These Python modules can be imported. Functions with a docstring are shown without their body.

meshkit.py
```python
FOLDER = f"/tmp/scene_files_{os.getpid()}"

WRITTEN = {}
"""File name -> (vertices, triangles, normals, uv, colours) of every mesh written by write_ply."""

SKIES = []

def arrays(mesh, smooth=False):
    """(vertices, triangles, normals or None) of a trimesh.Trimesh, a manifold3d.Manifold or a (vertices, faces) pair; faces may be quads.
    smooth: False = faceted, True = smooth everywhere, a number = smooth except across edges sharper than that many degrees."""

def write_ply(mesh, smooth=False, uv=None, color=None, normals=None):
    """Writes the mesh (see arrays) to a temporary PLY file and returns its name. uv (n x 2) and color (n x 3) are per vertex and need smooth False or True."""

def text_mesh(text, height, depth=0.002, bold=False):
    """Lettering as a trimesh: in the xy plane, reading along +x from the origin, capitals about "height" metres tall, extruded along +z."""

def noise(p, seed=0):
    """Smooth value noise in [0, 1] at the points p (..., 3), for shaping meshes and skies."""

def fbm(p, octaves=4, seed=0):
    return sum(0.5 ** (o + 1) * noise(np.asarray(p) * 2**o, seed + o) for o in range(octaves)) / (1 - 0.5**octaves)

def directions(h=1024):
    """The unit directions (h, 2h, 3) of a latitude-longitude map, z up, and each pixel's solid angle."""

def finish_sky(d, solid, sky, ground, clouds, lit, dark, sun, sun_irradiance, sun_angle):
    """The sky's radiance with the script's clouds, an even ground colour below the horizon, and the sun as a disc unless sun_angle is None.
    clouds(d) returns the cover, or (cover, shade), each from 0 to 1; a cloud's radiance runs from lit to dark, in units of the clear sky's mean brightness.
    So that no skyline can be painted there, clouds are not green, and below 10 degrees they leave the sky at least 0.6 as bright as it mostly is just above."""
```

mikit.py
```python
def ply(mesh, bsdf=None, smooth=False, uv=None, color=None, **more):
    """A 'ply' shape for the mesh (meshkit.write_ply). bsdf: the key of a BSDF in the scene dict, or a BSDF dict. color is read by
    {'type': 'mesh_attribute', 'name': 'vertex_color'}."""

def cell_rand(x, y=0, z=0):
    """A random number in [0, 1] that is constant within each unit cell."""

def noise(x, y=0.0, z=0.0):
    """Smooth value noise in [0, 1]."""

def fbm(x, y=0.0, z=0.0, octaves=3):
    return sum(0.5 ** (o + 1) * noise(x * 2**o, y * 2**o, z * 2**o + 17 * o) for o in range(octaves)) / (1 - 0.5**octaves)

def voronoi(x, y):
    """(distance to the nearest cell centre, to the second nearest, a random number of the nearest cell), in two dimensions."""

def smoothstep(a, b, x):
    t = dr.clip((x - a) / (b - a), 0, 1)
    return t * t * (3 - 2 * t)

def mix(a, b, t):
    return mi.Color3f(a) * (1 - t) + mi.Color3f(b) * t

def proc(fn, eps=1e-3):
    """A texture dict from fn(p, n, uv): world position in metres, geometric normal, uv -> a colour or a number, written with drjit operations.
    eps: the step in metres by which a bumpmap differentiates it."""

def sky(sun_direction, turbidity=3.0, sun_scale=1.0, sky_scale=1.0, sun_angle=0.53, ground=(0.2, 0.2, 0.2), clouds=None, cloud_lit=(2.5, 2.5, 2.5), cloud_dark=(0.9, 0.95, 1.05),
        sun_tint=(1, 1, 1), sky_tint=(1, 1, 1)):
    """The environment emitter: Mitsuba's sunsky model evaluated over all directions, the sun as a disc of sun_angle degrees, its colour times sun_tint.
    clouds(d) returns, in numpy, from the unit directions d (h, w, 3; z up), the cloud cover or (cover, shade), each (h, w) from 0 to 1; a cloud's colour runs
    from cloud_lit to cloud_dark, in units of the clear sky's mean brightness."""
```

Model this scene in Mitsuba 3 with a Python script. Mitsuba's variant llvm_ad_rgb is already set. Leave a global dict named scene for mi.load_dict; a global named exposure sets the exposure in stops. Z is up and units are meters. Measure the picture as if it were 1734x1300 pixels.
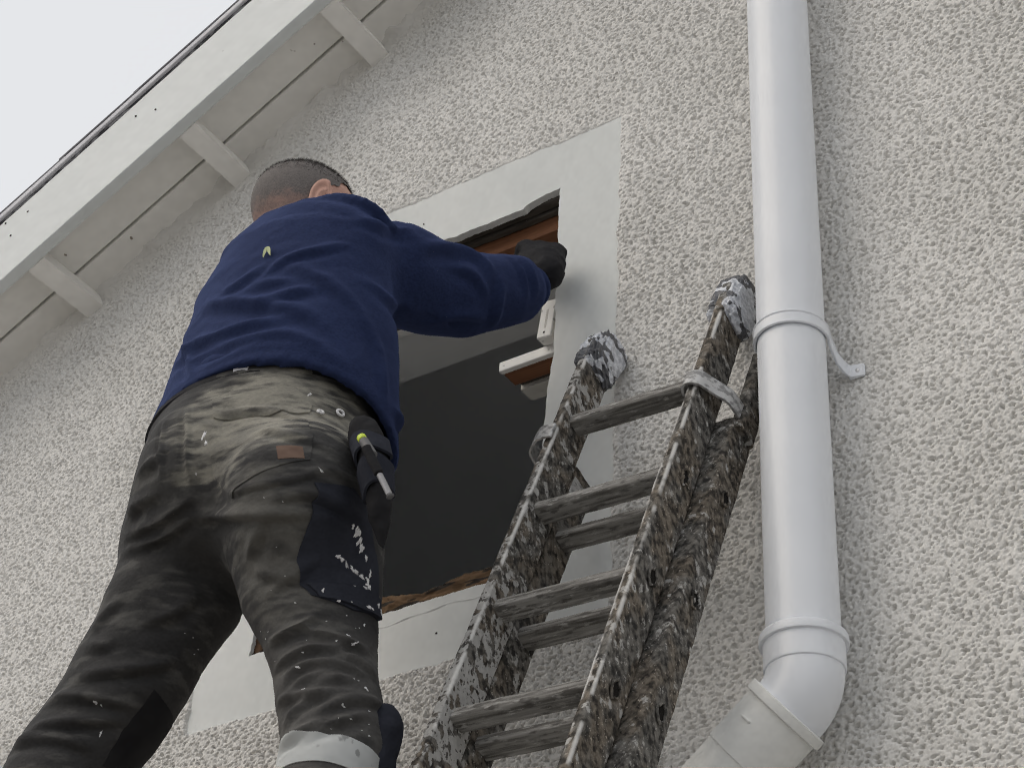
import math
import numpy as np
import trimesh
import mitsuba as mi
import drjit as dr
import mikit
import meshkit
from mikit import proc, noise, fbm, voronoi, smoothstep, mix, cell_rand
from scipy import ndimage
from shapely.geometry import Polygon, box as sbox
from shapely.ops import unary_union

T = mi.ScalarTransform4f
rng = np.random.default_rng(7)

# ------------------------------------------------------------------ camera, sky, exposure
CAM = np.array([0.0, -2.432, 1.55])
FWD = np.array([-0.46753676, 0.65474608, 0.59389978])
UPV = np.array([0.29455772, -0.51806213, 0.8030239])
LEFT = np.cross(UPV, FWD)
M = np.eye(4); M[:3, 0] = LEFT; M[:3, 1] = UPV; M[:3, 2] = FWD; M[:3, 3] = CAM
exposure = 1.9
scene, labels = {}, {}
scene['camera'] = {'type': 'perspective', 'fov': 28.63, 'fov_axis': 'x', 'near_clip': 0.05, 'far_clip': 500.0, 'to_world': T(M.tolist())}
scene['sky_light'] = mikit.sky([-0.45, -0.70, 0.66], turbidity=3, sun_scale=0.24, sun_angle=50, sun_tint=(.90, .98, 1.14), clouds=lambda d: (np.ones(d.shape[:2]), .04 + .05 * np.sin(3 * d[..., 0] + 2 * d[..., 2]) * np.cos(4 * d[..., 1] - d[..., 2])),
                               cloud_lit=(2.46, 2.5, 2.57), ground=(0.22, 0.22, 0.21))

# ------------------------------------------------------------------ helpers
def V(*a): return np.array(a, float)

def put(key, mesh, mat, label=None, category=None, group=None, kind=None, smooth=False, **k):
    scene[key] = mikit.ply(mesh, mat, smooth=smooth, **k)
    d = {}
    if label: d['label'] = label
    if category: d['category'] = category
    if group: d['group'] = group
    if kind: d['kind'] = kind
    if d: labels[key] = d

def thing(key, label, category, group=None, kind=None):
    d = {'label': label, 'category': category}
    if group: d['group'] = group
    if kind: d = {**d, 'kind': kind}
    labels[key] = d

_n = {}
def num(key):
    i = _n.get(key, 0); _n[key] = i + 1
    return key if i == 0 else f'{key}_{i:03d}'

def cat(ms): return trimesh.util.concatenate(ms)

def box_between(x0, x1, y0, y1, z0, z1, bevel=0.0):
    lo, hi = V(min(x0, x1), min(y0, y1), min(z0, z1)), V(max(x0, x1), max(y0, y1), max(z0, z1))
    if bevel <= 0:
        m = trimesh.creation.box(hi - lo); m.apply_translation((lo + hi) / 2); return m
    pts = []
    for c in np.ndindex(2, 2, 2):
        p = np.where(np.array(c) == 1, hi, lo)
        for k in range(3):
            q = p + bevel * np.where(np.array(c) == 1, -1, 1)
            q[k] = p[k]; pts.append(q)
    return trimesh.convex.convex_hull(np.array(pts))

def in_frame(mesh, o, a, b, c):
    """local x, y, z axes -> a, b, c at o"""
    mesh = mesh.copy(); v = np.asarray(mesh.vertices)
    mesh.vertices = o + v[:, :1] * a + v[:, 1:2] * b + v[:, 2:] * c
    if np.dot(np.cross(a, b), c) < 0: mesh.invert()
    return mesh

def tube(path, radius, n=20, cap=True, closed=False):
    path = np.asarray(path, float); r = np.broadcast_to(np.asarray(radius, float), (len(path),))
    tan = np.gradient(path, axis=0)
    if closed: tan = np.roll(path, -1, 0) - np.roll(path, 1, 0)
    tan /= np.linalg.norm(tan, axis=1, keepdims=True)
    ref = V(0, 0, 1) if abs(tan[0, 2]) < 0.9 else V(0, 1, 0)
    a = np.cross(tan[0], ref); a /= np.linalg.norm(a)
    ang = np.arange(n) * 2 * np.pi / n; vs = []
    for p, t, q in zip(path, tan, r):
        a = a - t * (a @ t); a /= np.linalg.norm(a); b = np.cross(t, a)
        vs.append(p + q * (np.cos(ang)[:, None] * a + np.sin(ang)[:, None] * b))
    m = len(path); v = np.vstack(vs); f = []
    i = np.arange(n); j = (i + 1) % n
    for k in range(m if closed else m - 1):
        k2 = (k + 1) % m
        f += [np.stack([k * n + i, k * n + j, k2 * n + j], 1), np.stack([k * n + i, k2 * n + j, k2 * n + i], 1)]
    f = np.vstack(f)
    if cap and not closed:
        v = np.vstack([v, path[0], path[-1]])
        f = np.vstack([f, np.stack([j, i, 0 * i + m * n], 1), np.stack([(m - 1) * n + i, (m - 1) * n + j, 0 * i + m * n + 1], 1)])
    out = trimesh.Trimesh(v, f, process=False)
    if out.volume < 0: out.invert()
    return out

def lathe(profile, o, axis, n=48):
    """profile: (distance along axis, radius)"""
    axis = axis / np.linalg.norm(axis); p = np.array(profile)
    return tube_rings([o + axis * h for h in p[:, 0]], [axis] * len(p), p[:, 1], n)

def tube_rings(centres, axes, radii, n=48):
    t = axes[0]; ref = V(0, 1, 0) if abs(t[1]) < 0.9 else V(0, 0, 1)
    ang = np.arange(n) * 2 * np.pi / n; vs = []
    for c, t, r in zip(centres, axes, radii):
        t = t / np.linalg.norm(t); a = np.cross(t, ref); a /= np.linalg.norm(a); b = np.cross(t, a)
        vs.append(c + r * (np.cos(ang)[:, None] * a + np.sin(ang)[:, None] * b))
    i = np.arange(n); j = (i + 1) % n; f = []
    for k in range(len(vs) - 1):
        f += [np.stack([k * n + i, k * n + j, (k + 1) * n + j], 1), np.stack([k * n + i, (k + 1) * n + j, (k + 1) * n + i], 1)]
    out = trimesh.Trimesh(np.vstack(vs), np.vstack(f), process=False)
    return out

def fb(v, s, seed=0.0):
    return np.asarray(meshkit.fbm(np.asarray(v) * s + seed)).reshape(-1)

def rough_box(L, a, b, step, amp, freq, seed, fine=None, rnd=0.003):
    """a beam 0..L along local z, a by b in section (x 0..a, y 0..b), closely meshed, its surface displaced by noise"""
    def loop():
        r = rnd; pts = []
        corners = [(r, r, math.pi, 1.5 * math.pi), (a - r, r, 1.5 * math.pi, 2 * math.pi), (a - r, b - r, 0, .5 * math.pi), (r, b - r, .5 * math.pi, math.pi)]
        for k, (cx, cy, a0, a1) in enumerate(corners):
            for q in np.linspace(a0, a1, 4): pts.append((cx + r * math.cos(q), cy + r * math.sin(q)))
            nx = corners[(k + 1) % 4]; e0 = pts[-1]
            e1 = (nx[0] + r * math.cos(nx[2]), nx[1] + r * math.sin(nx[2]))
            m = int(np.hypot(e1[0] - e0[0], e1[1] - e0[1]) / step)
            for q in range(1, m): pts.append((e0[0] + (e1[0] - e0[0]) * q / m, e0[1] + (e1[1] - e0[1]) * q / m))
        return np.array(pts)
    sec = loop(); n = len(sec)
    f0 = 0.0 if fine is None else fine
    zs = np.concatenate([np.arange(0, f0, 0.15), np.arange(f0, L, step), [L]])
    v = np.vstack([np.column_stack([sec, np.full(n, z)]) for z in zs])
    cen = V(a / 2, b / 2)
    d = np.column_stack([(v[:, 0] - cen[0]) / a, (v[:, 1] - cen[1]) / b]); big = np.maximum(np.abs(d[:, 0]), np.abs(d[:, 1]))
    nrm = np.column_stack([np.where(np.abs(d[:, 0]) > big - .06, np.sign(d[:, 0]), 0), np.where(np.abs(d[:, 1]) > big - .06, np.sign(d[:, 1]), 0), 0 * big])
    nrm /= np.maximum(np.linalg.norm(nrm, axis=1, keepdims=True), 1e-9)
    q = v * V(freq, freq, freq * 0.45) + seed
    h = (fb(q, 1.0) - 0.5) * 2 + 0.7 * (fb(q, 2.7, 9.1) - 0.5) * 2 + .45 * (fb(q, 6.1, 3.3) - .5) * 2
    v = v + nrm * (amp * h)[:, None]
    i = np.arange(n); j = (i + 1) % n; f = []
    for k in range(len(zs) - 1):
        f += [np.stack([k * n + i, k * n + j, (k + 1) * n + j], 1), np.stack([k * n + i, (k + 1) * n + j, (k + 1) * n + i], 1)]
    m = len(zs); v = np.vstack([v, [cen[0], cen[1], 0], [cen[0], cen[1], L]])
    f += [np.stack([j, i, 0 * i + m * n], 1), np.stack([(m - 1) * n + i, (m - 1) * n + j, 0 * i + m * n + 1], 1)]
    return trimesh.Trimesh(v, np.vstack(f), process=False)

# ------------------------------------------------------------------ materials
def bsdf(name, color, rough=0.8, spec=0.3, bump=None, scale=1.0, two=True, **k):
    c = color if isinstance(color, dict) else {'type': 'rgb', 'value': list(color)}
    r = rough if isinstance(rough, dict) else float(rough)
    b = {'type': 'principled', 'base_color': c, 'roughness': r, 'specular': spec, **k}
    if bump is not None: b = {'type': 'bumpmap', 'arbitrary': proc(bump, 1.0e-3), 'scale': scale, 'bsdf': b}
    scene[name] = {'type': 'twosided', 'bsdf': b} if two else b

def c_roughcast(p, n, uv):
    a = fbm(p.x * 3.1, p.z * 3.1, p.y, 3); b = fbm(p.x * 55, p.z * 55, p.y * 55, 2)
    c = mix((.60, .592, .57), (.67, .662, .642), smoothstep(.3, .7, a))
    return c * (.93 + .14 * b)
bsdf('roughcast_paint', proc(c_roughcast), .92, .2)

def c_band(p, n, uv):
    a = fbm(p.x * 5, p.z * 4, 3, 3); b = fbm(p.x * 90, p.z * 60, 1, 2); tr = fbm(p.x * 22 + 12 * a, p.z * 7, 9, 3)
    c = mix((.57, .59, .585), (.635, .65, .64), smoothstep(.3, .7, a)) * (.95 + .07 * b + .05 * tr)
    return c
bsdf('smooth_render', proc(c_band), .75, .3, bump=lambda p, n, uv: (.0007 * fbm(p.x * 60, p.z * 35, p.y * 60, 3) + .0022 * fbm(p.x * 9, p.z * 5, p.y, 2)))
bsdf('broken_plaster', proc(lambda p, n, uv: mix((.62, .60, .56), (.36, .31, .26), smoothstep(.45, .65, fbm(p.x * 70, p.z * 70, p.y * 70, 3)))), .95, .1)

def c_paintwood(p, n, uv):
    a = fbm(p.x * 6, p.y * 6, p.z * 6, 3); g = fbm(p.x * 40, p.y * 40, p.z * 40, 2)
    c = mix((.54, .57, .575), (.60, .625, .63), a) * (.95 + .1 * g)
    ch = fbm(p.x * 55 + 3, p.y * 55, p.z * 55, 3)
    return mix(c, (.25, .22, .19), smoothstep(.87, .90, ch))
bsdf('painted_board', proc(c_paintwood), .5, .4, bump=lambda p, n, uv: .0005 * fbm(p.x * 30, p.y * 90, p.z * 30, 3))
def c_soffit(p, n, uv):
    a = fbm(p.x * 7, p.y * 7, p.z * 7, 3); g = fbm(p.x * 50, p.y * 50, p.z * 50, 2)
    c = mix((.70, .69, .66), (.78, .77, .74), a) * (.93 + .12 * g)
    return mix(c, (.22, .19, .16), smoothstep(.82, .86, fbm(p.x * 48 + 8, p.y * 48, p.z * 48, 3)))
bsdf('painted_soffit', proc(c_soffit), .6, .35, bump=lambda p, n, uv: .0006 * fbm(p.x * 20, p.y * 70, p.z * 20, 3))
bsdf('dark_gap', (.03, .03, .03), .95, .1)
bsdf('slate_edge', proc(lambda p, n, uv: mix((.12, .12, .13), (.26, .26, .28), fbm(p.x * 25, p.y * 60, p.z * 25, 3))), .85, .3)
bsdf('undercloak', proc(lambda p, n, uv: mix((.50, .50, .53), (.64, .64, .67), fbm(p.x * 18, p.y * 50, p.z * 18, 3))), .85, .3)
bsdf('mortar', proc(lambda p, n, uv: mix((.03, .03, .035), (.15, .15, .16), smoothstep(.4, .7, fbm(p.x * 60, p.y * 60, p.z * 60, 3)))), .95, .2)

bsdf('white_pvc', proc(lambda p, n, uv: mix((.615, .64, .68), (.66, .683, .718), fbm(p.x * 9, p.y * 9, p.z * 9, 2))), .32, .5)
bsdf('aged_pvc', proc(lambda p, n, uv: mix((.60, .61, .595), (.67, .675, .66), fbm(p.x * 14, p.y * 14, p.z * 14, 3)) * (.93 + .12 * fbm(p.x * 120, p.y * 120, p.z * 120, 3))), .38, .45)
bsdf('steel', (.55, .55, .56), .35, .5, metallic=.9)

def grain(p, k=1.0): return fbm(p.x * 7, p.y * 170 * k, p.z * 170 * k, 4)
bsdf('brown_timber', proc(lambda p, n, uv: mix((.12, .048, .024), (.25, .115, .058), grain(p))), .6, .3)
bsdf('dark_timber', proc(lambda p, n, uv: mix((.022, .019, .017), (.10, .09, .078), fbm(p.x * 30, p.y * 120, p.z * 120, 4))), .85, .2)
def c_rot(p, n, uv):
    g = grain(p, .6); c = mix((.06, .037, .022), (.21, .135, .08), g)
    return mix(c, (.035, .03, .026), smoothstep(.54, .66, fbm(p.x * 16, p.y * 90, p.z * 120, 4)))
bsdf('torn_timber', proc(c_rot), .9, .15)
bsdf('frame_white', proc(lambda p, n, uv: mix((.66, .665, .65), (.74, .74, .72), fbm(p.x * 30, p.y * 30, p.z * 30, 3)) * (1 - .5 * smoothstep(.72, .78, fbm(p.x * 70, p.y * 70, p.z * 70, 2)))), .5, .4)
bsdf('frame_dirty_white', proc(lambda p, n, uv: mix((.40, .39, .36), (.58, .57, .54), fbm(p.x * 40, p.y * 40, p.z * 40, 3))), .6, .3)
bsdf('room_plaster', proc(lambda p, n, uv: mix((.58, .59, .59), (.64, .65, .65), fbm(p.x * 4, p.y * 4, p.z * 4, 3))), .9, .2)
bsdf('paving', proc(lambda p, n, uv: mix((.30, .295, .285), (.42, .41, .395), fbm(p.x * 3, p.y * 3, 0, 4))), .9, .2)

# ladder: old timber and alloy under many coats of dried paint, in the ladder's own axes
LO = V(-1.52572103, -.25, 3.3); LD = V(.04925209, .3330842, .94160987); LX = V(.99878638, -.01642748, -.04643174); LN = V(0.0000026, .94275397, -.33348905)
LW, LT, LDEP, LGAP, LDEP2, LCONV, LE = .2799, .018, .0726, .0039, .0607, -.0014, .0307
def lad_axes(p):
    q = p - mi.Point3f(*map(float, LO))
    dot = lambda a: q.x * float(a[0]) + q.y * float(a[1]) + q.z * float(a[2])
    return dot(LX), dot(LN), dot(LD)
def c_stile(white, low):
    def fn(p, n, uv):
        u, v, w = lad_axes(p)
        sk = w + .25 * v; q = .004 * fbm(u * 50, v * 50, w * 50, 2)                 # flakes lie aslant and curl
        a = fbm((u + q) * 120, (v + q) * 120, sk * 95, 4); b = fbm(u * 330 + 9, v * 330, sk * 230, 3); c3 = fbm((u + q) * 75 + 31, v * 75, (sk + q) * 62, 5); big = fbm(u * 9, v * 9, w * 7 + 4, 2)
        c = mix((.026, .025, .0235), (.150, .142, .130), smoothstep(.30, .72, a)) * (.62 + .76 * b)
        c = mix(c, (.19, .185, .175), .5 * smoothstep(.48, .74, c3))
        c = mix(c, (.36, .35, .335), .8 * smoothstep(.66, .74, b) * smoothstep(.42, .55, c3))
        c = c * mix((1, 1, 1), (1.10, 1.0, .89), smoothstep(.40, .62, fbm(u * 28 + 3, v * 28, w * 16 + 9, 3)))
        t = c3 + .30 * (big - .5) + float(low) * (.35 + .65 * smoothstep(.10, -.40, w + .3 * (big - .5))) * smoothstep(float(LT) + .006, float(LT) - .002, u)
        paint = smoothstep(white, white + .09, t)
        pc = mix((.28, .275, .265), (.42, .415, .40), fbm(u * 160, v * 160, sk * 110, 3))
        c = mix(c, pc, paint)
        c = mix(c, (.035, .03, .027), .85 * paint * smoothstep(.60, .68, fbm(u * 190 + 50, v * 190, sk * 120, 4)))
        du, dv = dr.minimum(dr.abs(u - float(LT)), dr.minimum(dr.abs(u - float(LW)), dr.abs(u - float(LW - LT)))), dr.abs(v)
        edge = smoothstep(.0065, .0015, dr.sqrt(du * du + dv * dv)) * smoothstep(.40, .58, fbm(w * 26, u * 40, 5, 3))
        return mix(c, (.60, .595, .58), edge * .85)
    return proc(fn)
crust = lambda p, n, uv: (lambda q: .0016 * fbm(q[0] * 170, q[1] * 170, q[2] * 80, 4))(lad_axes(p))
bsdf('stile_dirty', c_stile(.66, .0), .85, .25, bump=crust)
bsdf('stile_painted', c_stile(.60, .19), .8, .3, bump=crust)
def c_rung(p, n, uv):
    u, v, w = lad_axes(p)
    g = fbm(u * 14, v * 260, w * 260, 4); a = fbm(u * 60, v * 160, w * 160, 5)
    c = mix((.10, .095, .087), (.27, .263, .25), smoothstep(.25, .75, g))
    c = mix(c, (.05, .046, .042), .7 * smoothstep(.52, .74, a))
    return mix(c, (.46, .455, .44), .6 * smoothstep(.58, .76, fbm(u * 60 + 7, v * 220, w * 220, 5)))
bsdf('rung_wood', proc(c_rung), .8, .3, bump=lambda p, n, uv: (lambda q: .0009 * fbm(q[0] * 14, q[1] * 300, q[2] * 300, 3))(lad_axes(p)))
bsdf('cast_alloy', proc(lambda p, n, uv: mix((.22, .22, .22), (.46, .46, .46), smoothstep(.35, .6, fbm(p.x * 120, p.y * 120, p.z * 120, 3)))), .5, .5, metallic=.5)
bsdf('black_hole', (.015, .014, .013), .95, .1)
def c_tape(p, n, uv):
    u, v, w = lad_axes(p)
    q = .03 * fbm(u * 40, v * 40, w * 40 + 3, 2); a = fbm((u + q) * 34 + 7, (v + q) * 26, (w - q) * 30, 3); f = fbm(u * 160, v * 160, w * 160, 4)
    c = mix((.02, .021, .026), (.13, .135, .15), f)
    return mix(c, mix((.36, .38, .42), (.62, .64, .68), smoothstep(.3, .7, f)), smoothstep(.47, .50, a))
bsdf('tape', proc(c_tape), .42, .5)

# ------------------------------------------------------------------ ground
g = trimesh.creation.box([400, 400, .2]); g.apply_translation([0, 0, -.1])
put('ground', g, 'paving', 'pale concrete paving at the foot of the house', 'ground', kind='structure')

# ------------------------------------------------------------------ roof geometry (verge of the gable)
PITCH = .4894966
RS = V(math.cos(PITCH), 0, math.sin(PITCH)); RN = V(-math.sin(PITCH), 0, math.cos(PITCH)); RY = V(0, 1, 0); RO = V(-2.5, 0, 4.67558)
SOFF = lambda x: RO[2] + (x - RO[0]) * math.tan(PITCH)
def rbox(s0, s1, y0, y1, n0, n1, bevel=0.0): return in_frame(box_between(s0, s1, y0, y1, n0, n1, bevel), RO, RS, RY, RN)
def rbeam(s0, s1, y0, y1, n0, n1, step=.02, amp=.0008, seed=0, rnd=.003):
    m = rough_box(s1 - s0, y1 - y0, n1 - n0, step, amp, 14, seed, rnd=rnd)
    v = np.asarray(m.vertices); m.vertices = RO + RS * (s0 + v[:, 2:3]) + RY * (y0 + v[:, :1]) + RN * (n0 + v[:, 1:2])
    if m.volume < 0: m.invert()
    return m

# ------------------------------------------------------------------ gable wall: roughcast as real relief
OX0, OX1, OZ0, OZ1 = -2.268, -1.648, 3.335, 4.194       # window opening
BX0, BX1, BZ0, BZ1 = -2.420, -1.512, 3.200, 4.319       # smooth band round it
STEP = .0019
def relief(xs, zs):
    nz, nx = len(zs), len(xs); r = np.random.default_rng(3)
    def g(s, ax=1.25):
        q = ndimage.gaussian_filter(r.standard_normal((nz, nx)).astype(np.float32), (s, s * ax)); return q / q.std()
    fx, fz = np.meshgrid(np.fft.rfftfreq(nx, STEP), np.fft.fftfreq(nz, STEP)); fr = np.hypot(fx * 1.15, fz)
    def ring(lam, bw):
        q = np.fft.irfft2(np.fft.rfft2(r.standard_normal((nz, nx))) * np.exp(-.5 * ((fr * lam - 1) / bw) ** 2), s=(nz, nx)).astype(np.float32); return q / q.std()
    w = ring(.0172, .34); v = ring(.0150, .34); w2 = ring(.0066, .30); m = ring(.022, .40); big = g(12); huge = g(60)
    c1 = np.exp(-np.square((w + .25 * w2) / .34)) * np.clip(.60 + .62 * m, 0, 1.2)           # broken furrows between the dabs
    c2 = np.exp(-np.square((v + .25 * w2) / .24)) * np.clip(.15 - .62 * m, 0, 1)
    # pebbles thrown into the wet render, each its own height, painted over
    from scipy.spatial import cKDTree
    sp = .0092; gx, gz = np.meshgrid(np.arange(xs[0], xs[-1], sp), np.arange(zs[0], zs[-1], sp)); pts = np.column_stack([gx.ravel(), gz.ravel()]) + r.uniform(-.48, .48, (gx.size, 2)) * sp
    XX, ZZ = np.meshgrid(xs, zs); q = np.column_stack([(XX + .0016 * w).ravel(), (ZZ + .0016 * v).ravel()]); d, i = cKDTree(pts).query(q, workers=2)
    rad = r.uniform(.0042, .0072, len(pts)); hs = r.random(len(pts)) ** 1.6
    dome = (np.clip(1 - np.square(d / rad[i]), 0, 1) ** .7 * hs[i]).reshape(nz, nx).astype(np.float32); dome = ndimage.gaussian_filter(dome, .7)
    # short lying pits between the dabs, some deep, some shallow
    def dash(lam, ax, seed):
        k = np.hypot(fx * ax, fz) * lam; q = np.fft.irfft2(np.fft.rfft2(np.random.default_rng(seed).standard_normal((nz, nx))) * np.exp(-.5 * ((k - 1) / .42) ** 2), s=(nz, nx)).astype(np.float32); return q / q.std()
    n1 = dash(.0092, 1.8, 31) + .25 * w2 + .35 * m; n2 = dash(.0080, 1.5, 32) - .2 * m
    pit = np.clip((n1 - .98) / .72, 0, 1); pit = pit * pit * (3 - 2 * pit); p2 = np.clip((n2 - .95) / .8, 0, 1)
    h = .0105 - .0068 * pit - .0032 * p2 + .0024 * dome * (1 - pit) - .0012 * np.maximum(c1, c2) + .0005 * w2 + .0007 * big + .0014 * huge
    h = np.maximum(h, .0008)
    return h
import shapely
VIEW = Polygon([(-.62, 3.2), (-.60, 4.28), (-1.90, 5.10), (-2.15, 5.20), (-3.30, 4.60), (-3.30, 4.28), (-3.00, 3.22), (-2.0, 2.97), (-.95, 2.71), (-.78, 2.74)])
def wall_grid():
    xs = np.arange(-3.32, -.60, STEP); zs = np.arange(2.66, 5.12, STEP)
    X, Z = np.meshgrid(xs, zs); h = relief(xs, zs)
    r = np.random.default_rng(5)
    q_ = shapely.points(np.column_stack([X[::8, ::8].ravel(), Z[::8, ::8].ravel()])); fade = ndimage.zoom(np.clip(shapely.distance(q_, VIEW.exterior).reshape(X[::8, ::8].shape) / .04, 0, 1), 8, order=1)[:X.shape[0], :X.shape[1]]
    fade = np.pad(fade, ((0, X.shape[0] - fade.shape[0]), (0, X.shape[1] - fade.shape[1])), mode='edge')
    h = .0088 + (h - .0088) * (.25 + .75 * fade)
    sm = ndimage.gaussian_filter(r.standard_normal(X.shape).astype(np.float32), 5); sm /= sm.std()
    sm2 = ndimage.gaussian_filter(r.standard_normal(X.shape).astype(np.float32), 12); sm2 /= sm2.std()
    d = (RO[2] + (X - RO[0]) * math.tan(PITCH) - Z) * math.cos(PITCH)      # distance below the soffit boards
    k = np.clip((d - .015) / .06, 0, 1); k = .35 + .65 * k * k * (3 - 2 * k)
    h = .004 + (h - .004) * k + .016 * np.exp(-np.maximum(d + .008 * sm2 + .003 * sm, 0) / .007) * (1 + .3 * sm) * (d > -.02)
    e = np.minimum.reduce([X - BX0, BX1 - X, Z - BZ0, BZ1 - Z]) + .0016 * sm + .0012 * sm2    # > 0 inside the band
    edge = np.clip(-e / .004, 0, 1)
    near = np.exp(-np.maximum(-e, 0) / .02)
    h = np.where(e < 0, .0005 + (h * (1 - near * np.where(Z > BZ1 - .05, .62, np.where(Z < BZ0 + .05, 0, .40))) + .0004) * edge, -.001)
    v = np.column_stack([X.ravel(), -h.ravel(), Z.ravel()])
    nz, nx = X.shape
    i = (np.arange(nz - 1)[:, None] * nx + np.arange(nx - 1)[None, :])
    keep = (d[:-1, :-1] > -.02) & ~((e[:-1, :-1] > .012))
    xc, zc = xs[:-1] + STEP / 2, zs[:-1] + STEP / 2
    inside = shapely.contains_xy(VIEW, X[:-1, :-1] + STEP / 2, Z[:-1, :-1] + STEP / 2)
    keep &= inside
    i = i[keep]
    f = np.vstack([np.stack([i, i + 1, i + nx + 1], 1), np.stack([i, i + nx + 1, i + nx], 1)])
    used = np.unique(f); remap = np.full(len(v), -1); remap[used] = np.arange(len(used))
    return trimesh.Trimesh(v[used], remap[f], process=False), (xs, zs)
thing('gable_wall', 'off-white roughcast gable wall with a smooth band around its empty window opening', 'wall')
wm, (wxs, wzs) = wall_grid()
put('gable_wall__roughcast', wm, 'roughcast_paint', smooth=True)
# the rest of the gable beyond the view, to the ground, the corner and the ridge
APEX, CORNER, RIGHT = .30, -4.25, 4.85
x0, x1, z0, z1 = wxs[0], wxs[-1], wzs[0], wzs[-1]
outline = Polygon([(CORNER, 0), (RIGHT, 0), (RIGHT, SOFF(2 * APEX - RIGHT)), (APEX, SOFF(APEX)), (CORNER, SOFF(CORNER))])
rest = outline.difference(VIEW.intersection(sbox(x0, z0, x1, z1)).buffer(-.004)).difference(Polygon([(x0, SOFF(x0) + .012), (-1.9, SOFF(-1.9) + .012), (-1.9, SOFF(-1.9) + .1), (x0, SOFF(x0) + .1)]))
if rest.geom_type != 'Polygon': rest = max(rest.geoms, key=lambda q: q.area)
m = trimesh.creation.extrude_polygon(rest, .05); v = np.asarray(m.vertices).copy()
m.vertices = np.column_stack([v[:, 0], v[:, 2] - .0092, v[:, 1]]); m.invert()
def b_far(p, n, uv): return .0036 * smoothstep(.30, .62, fbm(p.x * 125, p.z * 140, p.y, 2)) + .0018 * fbm(p.x * 240, p.z * 260, p.y, 2)
bsdf('roughcast_far', proc(lambda p, n, uv: c_roughcast(p, n, uv) * .93), .92, .2, bump=b_far)
put('gable_wall__outer_render', m, 'roughcast_far')

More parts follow.
